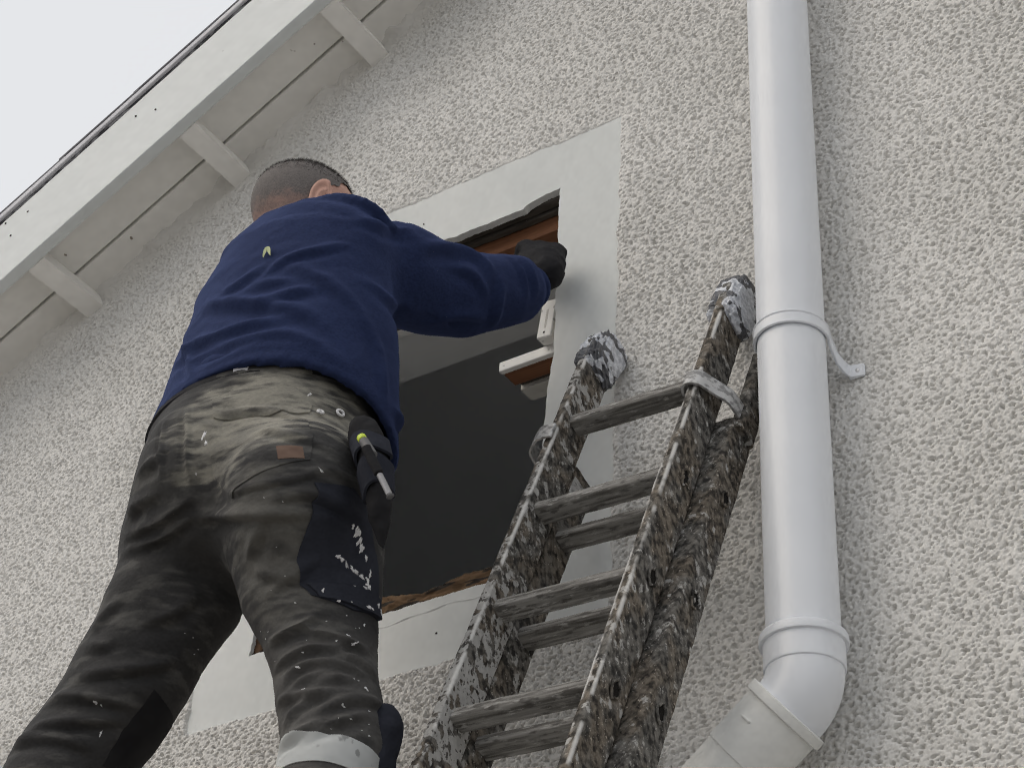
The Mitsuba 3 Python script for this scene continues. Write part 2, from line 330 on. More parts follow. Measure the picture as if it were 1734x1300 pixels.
def ragged(pts, amp, freq, seed, step=.006):
    p = np.array(pts); out = []
    for a, b in zip(p, np.roll(p, -1, 0)):
        L = np.linalg.norm(b - a); k = max(2, int(L / step)); nrm = V(b[1] - a[1], a[0] - b[0]) / L
        for t in np.arange(k) / k:
            q = a + (b - a) * t; n3 = np.array([[q[0] * freq, q[1] * freq, seed]])
            o = (fb(n3, 1.0)[0] - .5) * 2 * amp + (fb(n3, 4.0, 5)[0] - .5) * amp
            out.append(q + nrm * o)
    return np.array(out)
hole = [(OX0, OZ0), (OX1 - .006, OZ0), (OX1 - .012, OZ0 + .20), (OX1 - .008, OZ0 + .36), (OX1 + .004, OZ0 + .455), (OX1 + .001, OZ1 - .012), (OX1 + .002, OZ1 + .004),
        (OX1 - .035, OZ1 + .003), (OX1 - .075, OZ1 - .006), (OX1 - .085, OZ1 - .014), (-2.0, OZ1 - .011), (OX0, OZ1 - .008)]
hp = Polygon(ragged(hole, .003, 38, 3)).buffer(0)
pocket = Polygon(ragged([(-2.293, 3.330), (-2.252, 3.330), (-2.252, 3.41), (-2.288, 3.408)], .004, 70, 8)).buffer(0)      # pocket of the old sill
hp = unary_union([hp, pocket])
band = Polygon(ragged([(BX0 - .006, BZ0 - .006), (BX1 + .006, BZ0 - .006), (BX1 + .006, BZ1 + .006), (BX0 - .006, BZ1 + .006)], .0025, 25, 1)).difference(hp)
def slab(poly, y0, y1, tri=None):
    m = trimesh.creation.extrude_polygon(poly, y1 - y0); v = np.asarray(m.vertices).copy()
    m.vertices = np.column_stack([v[:, 0], v[:, 2] + y0, v[:, 1]]); m.invert(); return m
put('gable_wall__window_surround', slab(band, -.0042, .012), 'smooth_render')
put('gable_wall__broken_edge', slab(sbox(BX0 + .02, BZ0 + .02, BX1 - .02, BZ1 - .02).difference(unary_union([hp.buffer(-.0015), sbox(OX0 - .01, OZ1 - .06, OX1 + .002, OZ1 + .035)])), .0122, .034), 'broken_plaster')
# masonry core with the reveals of the opening
leaf_ = lambda top: outline.buffer(-.003).difference(sbox(OX0 + .006, OZ0 - .004, OX1 - .009, top))
put('gable_wall__reveal', slab(leaf_(OZ1 + .004), .0455, .1155), 'room_plaster')
put('gable_wall__reveal_001', slab(leaf_(4.125), .116, .285), 'room_plaster')
put('gable_wall__sill_mortar', box_between(OX0 - .03, OX1, .0345, .045, OZ0 - .06, OZ0 - .005), 'broken_plaster')
# damp rough joint round the reveal where the frame has come out
for a in [(OX0, OX0 + .004, OZ0, OZ1), (OX1 - .007, OX1 + .004, OZ0, OZ1)]:
    put(num('gable_wall__frame_bed'), box_between(a[0], a[1], .0345, .11, a[2], a[3]), 'broken_plaster')
# specks on the band
for k, (sx, sz) in enumerate([(-1.98, 4.25), (-1.862, 3.262)]):
    s = trimesh.creation.icosphere(1, .0022); s.apply_translation([sx, -.0042, sz]); put(num('gable_wall__nail_head'), s, 'dark_gap')

lip = np.array([[x, -.0040 - .0006 * math.sin(x * 90), 3.3105 + .0035 * math.sin(x * 23) + .0015 * math.sin(x * 71)] for x in np.linspace(-2.03, -1.765, 60)])
put('gable_wall__plaster_lip', tube(lip, .0013 + .0006 * np.sin(np.linspace(0, 3.14, 60)), 7), 'smooth_render', smooth=50)

# room behind
put('room_ceiling', box_between(-4.1, .2, .29, 3.6, 4.36, 4.40), 'room_plaster', 'dim grey ceiling seen through the window opening', 'ceiling', kind='structure')
put('room_floor', box_between(-4.1, .2, .29, 3.6, 2.40, 2.44), 'room_plaster', 'floor of the room behind the window opening', 'floor', kind='structure')
put('room_wall', cat([slab(sbox(-4.1, 2.4, .2, 4.4).difference(sbox(-2.4, 3.2, -1.3, 4.1)), 3.6, 3.7), box_between(-4.2, -4.1, .29, 3.7, 2.4, 4.4), box_between(.2, .3, .29, 3.7, 2.4, 4.4)]), 'room_plaster', 'dark plaster walls of the room behind the window opening', 'wall', kind='structure')

# ------------------------------------------------------------------ roof verge
thing('roof_verge', 'white painted roof overhang with barge board, soffit boards and short rafters at upper left', 'roof')
S0, S1 = -1.96, 3.16
YI, YF, NB, NT = -.2055, -.2345, -.0495, .1420
put('roof_verge__soffit_board', rbeam(S0, S1, -.0845, .004, 0, .018, .02, .0004, 1), 'painted_soffit', smooth=40)
put('roof_verge__soffit_board_001', rbeam(S0, S1, -.2050, -.0915, 0, .018, .02, .0004, 2), 'painted_soffit', smooth=40)
put('roof_verge__joint', rbox(S0, S1, -.0995, -.0765, .0185, .024), 'dark_gap')
put('roof_verge__barge_board', rbeam(S0, S1, YF, YI, NB, NT, .012, .0009, 4, .0025), 'painted_board', smooth=40)
for c in (-1.85, -1.40, -.958, -.507, -.045, .373, .82, 1.27, 1.72, 2.17, 2.62, 3.07):
    put(num('roof_verge__lookout'), rbeam(c - .0235, c + .0235, YI + .0005, .03, NB + .0015, -.0005, .012, .0007, c), 'painted_soffit', smooth=40)
put('roof_verge__undercloak', rbeam(S0 - .02, S1, -.241, .35, .1535, .1680, .03, .0006, 6, .002), 'undercloak', smooth=40)
put('roof_verge__mortar', rbeam(S0, S1, -.2340, -.16, .1424, .1530, .012, .0014, 7, rnd=.001), 'mortar', smooth=40)
for k in range(22):
    s0 = S0 - .03 + k * .235
    put(num('roof_verge__slate'), in_frame(box_between(0, .25, -.2425 + .001 * math.sin(k * 2.3), .35, 0, .0035), RO + RS * s0 + RN * (.1685 + .0025), V(*(RS * .99986 + RN * -.0115)), RY, RN), 'slate_edge')
put('roof_verge__deck', rbox(S0, S1, -.04, 4.0, .026, .14), 'dark_gap')
for (x, z) in [(-2.662, 4.700), (-2.60, 4.690), (-3.03, 4.54), (-2.96, 4.545), (-3.0, 4.49)]:
    q = trimesh.creation.cylinder(.0024, .003, sections=10); q.apply_transform(trimesh.transformations.rotation_matrix(math.pi / 2, [1, 0, 0])); q.apply_translation([x, YF, z])
    put(num('roof_verge__nail'), q, 'dark_gap')
# mirrored slope on the far side of the ridge
mir = lambda m: trimesh.Trimesh(np.asarray(m.vertices) * V(-1, 1, 1) + V(2 * APEX, 0, 0), np.asarray(m.faces)[:, ::-1], process=False)
put('roof_verge__far_slope', mir(cat([rbox(S0 - .3, S1, -.2345, -.2055, NB, NT), rbox(S0 - .3, S1, -.205, .004, 0, .02), rbox(S0 - .3, S1, -.245, 4, .145, .175)])), 'painted_board')

# ------------------------------------------------------------------ what is left of the window frame
thing('window_frame', 'broken remains of the old brown and white timber window frame around the opening', 'window frame')
def beam(x0, x1, y0, y1, z0, z1, mat, name, amp=.001, freq=18, seed=0, step=.006, smooth=40, rnd=.002):
    m = rough_box(x1 - x0, y1 - y0, z1 - z0, step, amp, freq, seed, rnd=rnd); v = np.asarray(m.vertices)
    m.vertices = np.column_stack([x0 + v[:, 2], y0 + v[:, 0], z0 + v[:, 1]])
    if m.volume < 0: m.invert()
    put(num('window_frame__' + name), m, mat, smooth=smooth)
beam(OX0, OX1 - .0005, .0125, .034, OZ1 - .003, OZ1 + .03, 'dark_timber', 'lintel_batten', .0022, 26, 2)
beam(OX0, OX1 - .001, .036, .050, OZ1 - .009, OZ1 + .02, 'dark_timber', 'lintel_batten', .0022, 26, 6)
beam(OX0, OX1 - .002, .052, .0875, OZ1 - .044, OZ1 + .02, 'brown_timber', 'head', .0008, 14, 3)
beam(OX0, OX1 - .003, .0885, .098, OZ1 - .050, OZ1, 'frame_white', 'head_trim', .0008, 12, 4)
beam(OX0, OX1 - .004, .0985, .106, OZ1 - .042, OZ1, 'dark_timber', 'head_groove', .0006, 12, 5)
beam(OX0, OX1 - .006, .1065, .115, OZ1 - .050, OZ1, 'frame_dirty_white', 'head_trim', .0008, 12, 7)
beam(OX0, OX1 - .009, .1165, .1255, 4.117, 4.1245, 'dark_timber', 'head_groove', .0008, 12, 8)
beam(OX0, OX1 - .009, .126, .147, 4.117, 4.1245, 'frame_white', 'inner_trim', .0003, 12, 9)
# old sill stump, torn along the bottom of the opening
m = rough_box(OX1 - OX0 - .002, .055, .060, .003, .0060, 42, 21, rnd=.004); v = np.asarray(m.vertices)
v = np.column_stack([OX0 + v[:, 2], .0135 + v[:, 0], OZ0 - .004 + v[:, 1] * (.86 + .16 * np.sin(v[:, 2] * 9 + 1.2) + .10 * np.sin(v[:, 2] * 31))]); m.vertices = v
if m.volume < 0: m.invert()
put('window_frame__sill_stump', m, 'torn_timber', 'torn brown timber stump of the old sill', smooth=35)
m = rough_box(.066, .05, .074, .003, .005, 45, 5); v = np.asarray(m.vertices)
m.vertices = np.column_stack([-2.312 + v[:, 2], .0035 + v[:, 0], 3.331 + v[:, 1] * 1.4])
if m.volume < 0: m.invert()
bsdf('rotten_timber', proc(lambda p, n, uv: mix((.018, .013, .010), (.10, .06, .038), smoothstep(.4, .7, fbm(p.x * 60, p.y * 60, p.z * 60, 4)))), .95, .1)
put('window_frame__sill_horn', m, 'rotten_timber', smooth=35)
# stump of the middle rail
rx0, rx1 = -1.797, OX1 - .001
beam(rx0, rx1 - .006, .040, .052, 3.8325, 3.855, 'frame_white', 'rail_face', .0005, 16, 31, .004)
beam(rx0 + .002, rx1 - .006, .0525, .094, 3.834, 3.852, 'brown_timber', 'rail', .0008, 16, 32, .004)
beam(rx0 + .006, rx1 - .006, .0945, .110, 3.843, 3.858, 'dark_timber', 'rail_groove', .0005, 16, 33, .004)
beam(rx0 + .003, rx1 - .006, .1105, .152, 3.834, 3.852, 'frame_dirty_white', 'rail_inner_face', .0008, 16, 34, .004)
# loose piece of jamb still hanging beside the glove
blk = box_between(-.0165, .0165, 0, .028, -.043, .043, .002)
slot = box_between(-.0022, .0022, -.0006, .002, -.022, .020); dot = box_between(-.0022, .0018, -.0006, .002, -.034, -.030)
R9 = trimesh.transformations.rotation_matrix(math.radians(7), [0, 1, 0])
for mm, nm, mt in ((blk, 'jamb_piece', 'frame_white'), (slot, 'jamb_slot', 'frame_dirty_white'), (dot, 'jamb_screw', 'dark_gap')):
    mm.apply_transform(R9); mm.apply_translation([-1.6735, .010, 3.893]); put('window_frame__' + nm, mm, mt)
jm = rough_box(.23, .010, .055, .005, .0012, 25, 61); v = np.asarray(jm.vertices)
jm.vertices = np.column_stack([OX1 - .0185 + v[:, 0], .036 + v[:, 1], 3.865 + v[:, 2]])
put('window_frame__jamb_strip', jm, 'frame_dirty_white', smooth=40)

# ------------------------------------------------------------------ white soil pipe on the wall
PX, PY, PR = -1.118, -.1, .055
thing('drain_pipe', 'white plastic drain pipe with a wall clip and an elbow on the roughcast', 'pipe')
Z3 = V(0, 0, 1)
put('drain_pipe__upper_pipe', lathe([(2.985, PR), (5.9, PR)], V(PX, PY, 0), Z3, 72), 'white_pvc', smooth=True)
# socket of the elbow: lip, barrel, then the bend
sock = lathe([(3.004, .0552), (3.0045, .064), (3.002, .0655), (2.992, .0655), (2.9900, .0648), (2.9895, .0600), (2.952, .0598), (2.950, .0592), (2.9495, .0572)], V(PX, PY, 0), Z3, 72)
put('drain_pipe__socket', sock, 'white_pvc', smooth=50)
th = np.linspace(0, math.radians(51), 22); R0 = .072
arc = [V(PX - R0 + R0 * math.cos(t), PY, 2.952 - R0 * math.sin(t)) for t in th]
axs = [V(-math.sin(t), 0, -math.cos(t)) for t in th]
put('drain_pipe__elbow', tube_rings(arc, axs, [.0570] * len(th), 72), 'white_pvc', smooth=True)
AX = axs[-1]; E0 = arc[-1]
lip = lathe([(-.004, .0572), (-.0035, .0650), (-.002, .0662), (.011, .0662), (.0125, .0650), (.013, .0602), (.098, .0600), (.0985, .0585)], E0 + AX * .004, AX, 72)
put('drain_pipe__socket_001', lip, 'aged_pvc', smooth=50)
put('drain_pipe__lower_pipe', lathe([(.05, PR + .0026), (.65, PR + .0026)], E0, AX, 72), 'aged_pvc', smooth=True)
side = np.cross(AX, V(0, 1, 0)); side /= np.linalg.norm(side)
rib = in_frame(box_between(-.0018, .0018, 0, .0045, -.009, .009, .0008), E0 + AX * .050 + (V(0, -1, 0) * .998 + side * .02) * .0592, AX, V(0, -1, 0), side)
put('drain_pipe__moulded_rib', rib, 'aged_pvc')
drop = E0 + AX * .65
put('drain_pipe__drop_pipe', lathe([(0.0, PR + .0026), (drop[2] - .02, PR + .0026)], V(drop[0], PY, .02), Z3, 48), 'aged_pvc', smooth=True)
# clip: band round the pipe with feet on the wall
def clip(zc):
    k = num('drain_pipe__clip'); hw = .0115
    pts = []
    for t in np.linspace(-math.radians(172), math.radians(-8), 40): pts.append((PX + .0585 * math.cos(t), PY + .0585 * math.sin(t)))
    right = [(PX + .0590, PY + .012), (PX + .0605, PY + .030), (PX + .068, PY + .052), (PX + .082, PY + .072), (PX + .090, PY + .080), (PX + .112, PY + .0835)]
    left = [(2 * PX - a, b) for a, b in right][::-1]
    c = np.array(left + pts + right)
    tg = np.gradient(c, axis=0); tg /= np.linalg.norm(tg, axis=1, keepdims=True); nr = np.column_stack([tg[:, 1], -tg[:, 0]])
    th_ = .0032
    ring = Polygon(np.vstack([c + nr * th_ / 2, (c - nr * th_ / 2)[::-1]])).buffer(0)
    m = trimesh.creation.extrude_polygon(ring, 2 * hw); m.apply_translation([0, 0, zc - hw])
    rims = []
    for s in (-1, 1):
        cc = np.array(pts + right[:3]); cc = PX + (cc[:, 0] - PX) * 1.022, PY + (cc[:, 1] - PY) * 1.022
        rims.append(tube(np.column_stack([cc[0], cc[1], np.full(len(cc[0]), zc + s * (hw - .001))]), .0021, 8))
    def bend(q):
        v = np.array(q.vertices); d = np.clip((v[:, 1] - PY - .010) / .074, 0, 1); v[:, 2] -= .040 * d * d * (3 - 2 * d); v[:, 0] -= np.sign(v[:, 0] - PX) * .026 * d; q.vertices = v; return q
    m = bend(m.subdivide().subdivide())
    put(k, m, 'white_pvc', smooth=30)
    put(k + '__rim', bend(cat(rims)), 'white_pvc', smooth=30)
    for s in (-1, 1): put(num(k + '__foot'), box_between(PX + s * .060, PX + s * .088, PY + .0815, PY + .087, zc - .052, zc - .028, .0022), 'white_pvc')
    for s in (-1, 1):
        q = trimesh.creation.icosphere(2, .0046); q.apply_scale([1, .45, 1]); q.apply_translation([PX + s * .076, PY + .081, zc - .040]); h = k + ('__screw' if s < 0 else '__screw_001'); put(h, q, 'steel', smooth=True)
clip(3.556); clip(5.2)

# ------------------------------------------------------------------ extension ladder leaning on the wall
thing('extension_ladder', 'old two-section extension ladder crusted with paint, leaning on the wall beside the drain pipe', 'ladder')
WB = -(LO[2]) / LD[2]                    # where the stile meets the ground
def lpos(u, v, w): return LO + LX * u + LN * v + LD * w
def stile(key, u0, v0, dep, w1, seed, mat, taper=0.0, w0=WB, wide=LT):
    m = rough_box(w1 - w0, wide, dep, .0034, .0014, 30, seed, fine=max(.001, -.75 - w0), rnd=.004); v = np.asarray(m.vertices)
    w = w0 + v[:, 2:3]
    m.vertices = LO + LX * (u0 + taper * w + v[:, :1]) + LN * (v0 + v[:, 1:2]) + LD * w
    if m.volume < 0: m.invert()
    put(key, m, mat, smooth=50)
stile('extension_ladder__stile', 0, 0, LDEP, .42, 3, 'stile_painted', LCONV)
stile('extension_ladder__stile_001', LW - LT, 0, LDEP, .455, 8, 'stile_dirty', -LCONV)
V2 = LDEP + LGAP
stile('extension_ladder__stile_002', -LE, V2, LDEP2, .155, 13, 'stile_dirty', LCONV, wide=.044)
stile('extension_ladder__stile_003', LW + LE - .044, V2, LDEP2, .165, 18, 'stile_dirty', -LCONV, wide=.044)
def rung(u0, u1, v0, w0, dv, dw, seed):
    m = rough_box(u1 - u0, dv, dw, .0034, .0012, 26, seed, rnd=.005); v = np.asarray(m.vertices)
    m.vertices = LO + LX * (u0 + v[:, 2:3]) + LN * (v0 + v[:, :1]) + LD * (w0 - dw / 2 + v[:, 1:2])
    if m.volume < 0: m.invert()
    put(num('extension_ladder__rung'), m, 'rung_wood', smooth=45)
RW = [.2125 - .2262 * k for k in range(16)]
for k, w in enumerate(RW):
    rung(LT - .004, LW - LT + .004, .018, w, .036, .021, 40 + k)
    if w < .1: rung(-LE + .040, LW + LE - .040, V2 + .012, w + .012, .036, .021, 70 + k)
# rung ends: worn sockets on the right-hand faces of the stiles
def socket(u, v, w, s):
    k = num('extension_ladder__rung_socket')
    t = np.linspace(0, 2 * np.pi, 25)[:-1]; r = np.random.default_rng(s)
    a = .0105 * (1 + .12 * r.standard_normal(24)); b = .0165 * (1 + .12 * r.standard_normal(24))
    path = np.array([lpos(u + .0016, v + a[i] * math.cos(t[i]), w + b[i] * math.sin(t[i]) * (1 - .25 * abs(math.cos(t[i])))) for i in range(24)])
    put(k, tube(path, .0022, 7, closed=True), 'stile_dirty', smooth=40)
    poly = np.vstack([path, [lpos(u - .0005, v, w)]]); f = [[i, (i + 1) % 24, 24] for i in range(24)]
    put(k + '__hole', trimesh.Trimesh(poly - LX * .0006, np.array(f + [q[::-1] for q in f]), process=False), 'black_hole')
for k, w in enumerate(RW[1:6]):
    socket(LW - LCONV * w + .001, .040, w - .004, k); socket(LW + LE - LCONV * w + .001, V2 + .032, w + .010, 20 + k)
socket(LW + .001, .042, .205, 50)
# guide brackets
def strap(key, us, vs, w, h, mat='cast_alloy', th=.004):
    c = np.array(list(zip(us, vs)), float)
    fine = [c[0]]
    for a, b in zip(c[:-1], c[1:]): fine += [a + (b - a) * q for q in np.linspace(0, 1, 7)[1:]]
    c = np.array(fine); c = np.column_stack([ndimage.gaussian_filter1d(c[:, 0], 1.2, mode='nearest'), ndimage.gaussian_filter1d(c[:, 1], 1.2, mode='nearest')])
    tg = np.gradient(c, axis=0); tg /= np.linalg.norm(tg, axis=1, keepdims=True); nr = np.column_stack([tg[:, 1], -tg[:, 0]])
    poly = Polygon(np.vstack([c + nr * th / 2, (c - nr * th / 2)[::-1]])).buffer(0)
    m = trimesh.creation.extrude_polygon(poly, h); v = np.asarray(m.vertices)
    m.vertices = LO + LX * v[:, :1] + LN * v[:, 1:2] + LD * (w - h / 2 + v[:, 2:3])
    if m.volume < 0: m.invert()
    put(key, m, mat, smooth=35)
strap('extension_ladder__guide_bracket', [LT - .002, LT - .002, .004, -.012, -LE - .006, -LE - .008, -LE - .008], [-.004, -.007, -.008, -.007, .012, .040, V2 + .03], .150, .034)
strap('extension_ladder__guide_bracket_001', [LW - LT - .010, LW - LT - .004, LW - .012, LW + .006, LW + .018, LW + LE + .004, LW + LE + .006], [.012, -.006, -.010, -.004, .020, .046, V2 + .006], .178, .034)
# cap plate at the top of the inner section, left, and the worn block at its right
cp = rough_box(.05, .026, .046, .004, .0012, 30, 77); v = np.asarray(cp.vertices)
cp.vertices = lpos(0, 0, 0) + LX * (-.012 + v[:, :1]) + LN * (V2 + .004 + v[:, 1:2]) + LD * (.085 + v[:, 2:3])
if cp.volume < 0: cp.invert()
put('extension_ladder__cap_plate', cp, 'cast_alloy', smooth=40)
gb = rough_box(.20, .024, .050, .0034, .002, 30, 81, rnd=.008); v = np.asarray(gb.vertices)
gb.vertices = LO + LX * (LW + LE - .012 + v[:, :1]) + LN * (V2 + .006 + v[:, 1:2] * (1 - .25 * np.clip(v[:, 2:3] / .2, 0, 1))) + LD * (.145 + v[:, 2:3])
if gb.volume < 0: gb.invert()
put('extension_ladder__guide_block', gb, 'stile_dirty', smooth=50)
# taped padding over the two stile tops
def pad(key, u, w, seed, su=1.0, sw=1.0):
    r = np.random.default_rng(seed)
    m = trimesh.creation.icosphere(5, 1.0); p = np.asarray(m.vertices).copy()
    q = np.sign(p) * np.abs(p) ** .62; q /= np.maximum(1, np.linalg.norm(q, axis=1, keepdims=True) / 1.25)
    c = r.standard_normal((34, 3)); c /= np.linalg.norm(c, axis=1, keepdims=True)
    q = q * (1 - .16 * np.min(np.arccos(np.clip(p @ c.T, -1, 1)), 1, keepdims=True))
    fold = np.abs(((p @ r.standard_normal(3)) * 3.1) % 1 - .5); q *= (1 + .16 * (fold - .25))[:, None]
    q *= (1 + .22 * (fb(p, 3.2, seed) - .5) + .12 * (fb(p, 8, seed) - .5))[:, None]
    flare = 1 + .28 * np.clip(-q[:, 2] - .35, 0, 1)
    loc = q * V(.0215 * su, .046, .062 * sw); loc[:, 0] *= flare; loc[:, 1] *= 1 + .5 * (flare - 1)
    loc[:, 1] += .008 * np.clip(q[:, 2], -1, 1)
    m.vertices = LO + LX * (u + loc[:, :1]) + LN * (LDEP / 2 + .008 + loc[:, 1:2]) + LD * (w + loc[:, 2:3])
    put(key, m, 'tape', smooth=28)
pad('extension_ladder__taped_pad', LT / 2 + .001, .412, 4, 1.15, 1.0)
pad('extension_ladder__taped_pad_001', LW - LT / 2 - .002, .440, 11, 1.35, 1.15)
# ------------------------------------------------------------------ implicit bodies: chains of elliptical rings, meshed with surface nets
def chain_sdf(P, rings):
    """rings: rows (cx, cy, cz, ux, uy, uz, a, b): centre, sideways axis, half width, half depth"""
    R = np.asarray(rings, float); out = np.full(len(P), 9.0)
    for r0, r1 in zip(R[:-1], R[1:]):
        t = r1[:3] - r0[:3]; L2 = t @ t; tn = t / math.sqrt(L2)
        q = P - r0[:3]; s0 = (q @ t) / L2; s = np.clip(s0, 0, 1)
        u = r0[3:6] + r1[3:6]; u = u - tn * (u @ tn); u /= np.linalg.norm(u); w = np.cross(tn, u)
        d = q - s[:, None] * t; du = d @ u; dw = d @ w; dh = d @ tn
        a = r0[6] + s * (r1[6] - r0[6]); b = r0[7] + s * (r1[7] - r0[7])
        k = np.sqrt((du / a) ** 2 + (dw / b) ** 2 + (dh / (.55 * np.minimum(a, b))) ** 2) + 1e-9
        l = np.sqrt(du * du + dw * dw + dh * dh)
        dist = np.where(k > 1, l * (1 - 1 / k), (k - 1) * np.minimum(a, b))
        out = np.minimum(out, dist)
    return out

def smin(a, b, k):
    h = np.clip(.5 + .5 * (b - a) / k, 0, 1)
    return b + (a - b) * h - k * h * (1 - h)

def nets(fn, lo, hi, h):
    """surface nets of fn = 0 (negative inside)"""
    lo = np.asarray(lo, float); n = np.ceil((np.asarray(hi) - lo) / h).astype(int) + 1
    ax = [lo[k] + h * np.arange(n[k]) for k in range(3)]
    K = 4; m = np.ceil((n - 1) / K).astype(int) + 1
    cx = [lo[k] + h * K * np.arange(m[k]) for k in range(3)]
    G = fn(np.stack(np.meshgrid(*cx, indexing='ij'), -1).reshape(-1, 3)).reshape(m)
    hot = np.abs(G) < 3.2 * K * h
    hot = ndimage.binary_dilation(hot, np.ones((3, 3, 3)))
    up = lambda A: np.repeat(np.repeat(np.repeat(A, K, 0), K, 1), K, 2)[:n[0], :n[1], :n[2]]
    F = np.where(up(G) < 0, -1.0, 1.0); w = np.argwhere(up(hot)); P = lo + h * w
    F[w[:, 0], w[:, 1], w[:, 2]] = np.concatenate([fn(P[i:i + 400000]) for i in range(0, len(P), 400000)])
    S = F < 0
    acc = np.zeros(tuple(n - 1) + (3,)); cnt = np.zeros(tuple(n - 1))
    idx = np.indices(n - 1).transpose(1, 2, 3, 0).astype(float)
    cs = [(i, j, k) for i in (0, 1) for j in (0, 1) for k in (0, 1)]
    sl = lambda A, c: A[c[0]:A.shape[0] - 1 + c[0], c[1]:A.shape[1] - 1 + c[1], c[2]:A.shape[2] - 1 + c[2]]
    for c0 in cs:
        for axk in range(3):
            if c0[axk]: continue
            c1 = list(c0); c1[axk] = 1
            f0, f1 = sl(F, c0), sl(F, c1); x = (f0 < 0) != (f1 < 0)
            t = np.where(x, f0 / np.where(x, f0 - f1, 1), 0)
            off = np.array(c0, float) + 0 * idx
            off[..., axk] += t
            acc += off * x[..., None]; cnt += x
    act = cnt > 0; vid = np.full(act.shape, -1); vid[act] = np.arange(act.sum())
    V_ = lo + h * (idx[act] + acc[act] / cnt[act][:, None])
    faces = []
    for axk in range(3):
        a1, a2 = (axk + 1) % 3, (axk + 2) % 3
        s0 = [slice(1, -1)] * 3; s0[axk] = slice(0, -1); s1 = list(s0); s1[axk] = slice(1, None)
        A, B = S[tuple(s0)], S[tuple(s1)]
        for flip in (0, 1):
            w = np.argwhere((A & ~B) if not flip else (~A & B))
            if not len(w): continue
            w = w + np.where(np.arange(3) == axk, 0, 1)
            def g(d1, d2):
                q = w.copy(); q[:, a1] += d1; q[:, a2] += d2; return vid[q[:, 0], q[:, 1], q[:, 2]]
            q = [g(-1, -1), g(0, -1), g(0, 0), g(-1, 0)]
            if flip: q = q[::-1]
            q = np.stack(q, 1)
            faces += [q[:, [0, 1, 2]], q[:, [0, 2, 3]]]
    m = trimesh.Trimesh(V_, np.vstack(faces), process=False)
    return m

def relax(m, it=6, lam=.5, mu=-.52):
    v = np.asarray(m.vertices).copy(); e = m.edges_unique
    from scipy.sparse import coo_matrix
    A = coo_matrix((np.ones(2 * len(e)), (np.r_[e[:, 0], e[:, 1]], np.r_[e[:, 1], e[:, 0]])), shape=(len(v), len(v))).tocsr()
    d = np.maximum(np.asarray(A.sum(1)), 1)
    for k in range(it):
        for l in (lam, mu): v = v + l * (A @ v / d - v)
    return trimesh.Trimesh(v, m.faces, process=False)

def halve(m):
    v, f = trimesh.remesh.subdivide(np.asarray(m.vertices), np.asarray(m.faces))
    return trimesh.Trimesh(v, f, process=False)

def vnormals(m):
    v, f = np.asarray(m.vertices), np.asarray(m.faces); n = np.zeros_like(v); fn = np.cross(v[f[:, 1]] - v[f[:, 0]], v[f[:, 2]] - v[f[:, 0]])
    for k in range(3): np.add.at(n, f[:, k], fn)
    return n / np.maximum(np.linalg.norm(n, axis=1, keepdims=True), 1e-12)

def folds(m, curves, fade=None):
    """curves: (height, width, points): a crest along the points with a hollow under it"""
    from scipy.spatial import cKDTree
    v = np.asarray(m.vertices).copy(); n = vnormals(m); disp = np.zeros(len(v)); tree = cKDTree(v)
    for amp, sig, pts in curves:
        c = np.asarray(pts, float)
        seg = np.r_[0, np.cumsum(np.linalg.norm(np.diff(c, axis=0), axis=1))]; k = max(8, int(seg[-1] / .004)); s = np.linspace(0, seg[-1], k)
        c = np.column_stack([np.interp(s, seg, c[:, i]) for i in range(3)])
        c = ndimage.gaussian_filter1d(c, 3, axis=0, mode='nearest'); tg = np.gradient(c, axis=0); tg /= np.linalg.norm(tg, axis=1, keepdims=True)
        ct = cKDTree(c); near = np.unique(np.concatenate(tree.query_ball_point(c[::2], 4.2 * sig + .004))).astype(int)
        if not len(near): continue
        dd, j = ct.query(v[near]); p = v[near] - c[j]; t = tg[j]; nn_ = n[near]
        down = np.cross(t, nn_); down *= -np.sign(down[:, 2:3] + 1e-9)
        sd = np.einsum('ij,ij->i', p, down); along = np.linalg.norm(p - down * sd[:, None] - nn_ * np.einsum('ij,ij->i', p, nn_)[:, None], axis=1)
        env = np.sin(np.pi * np.clip((j + 2) / (k + 3), 0, 1)) ** .6 * np.exp(-(along / (1.5 * sig)) ** 2)
        disp[near] += amp * env * (np.exp(-(sd / sig) ** 2) - .75 * np.exp(-((sd - 1.75 * sig) / (1.1 * sig)) ** 2))
    if fade is not None: disp = disp * fade(v)
    return trimesh.Trimesh(v + n * disp[:, None], m.faces, process=False)
# measured body: rings, cloth folds, patches, paint spots (metres)
B_TORSO = np.array([[-1.8432, -0.5, 3.3131, 0.9903, -0.1392, 0, 0.2384, 0.1716], [-1.8401, -0.505, 3.3817, 0.9903, -0.1392, 0, 0.2352, 0.1646], [-1.8387, -0.505, 3.4599, 0.9903, -0.1392, 0, 0.2265, 0.154], [-1.8402, -0.505, 3.5439, 0.9903, -0.1392, 0, 0.2174, 0.1435], [-1.8411, -0.505, 3.6222, 0.9903, -0.1392, 0, 0.2039, 0.1305], [-1.8323, -0.5, 3.6957, 0.9903, -0.1392, 0, 0.1936, 0.1162], [-1.8096, -0.495, 3.7519, 0.9903, -0.1392, 0, 0.1812, 0.0979], [-1.7886, -0.49, 3.7865, 0.9903, -0.1392, 0, 0.1517, 0.0698], [-1.7812, -0.485, 3.8084, 0.9903, -0.1392, 0, 0.0976, 0.0449]])
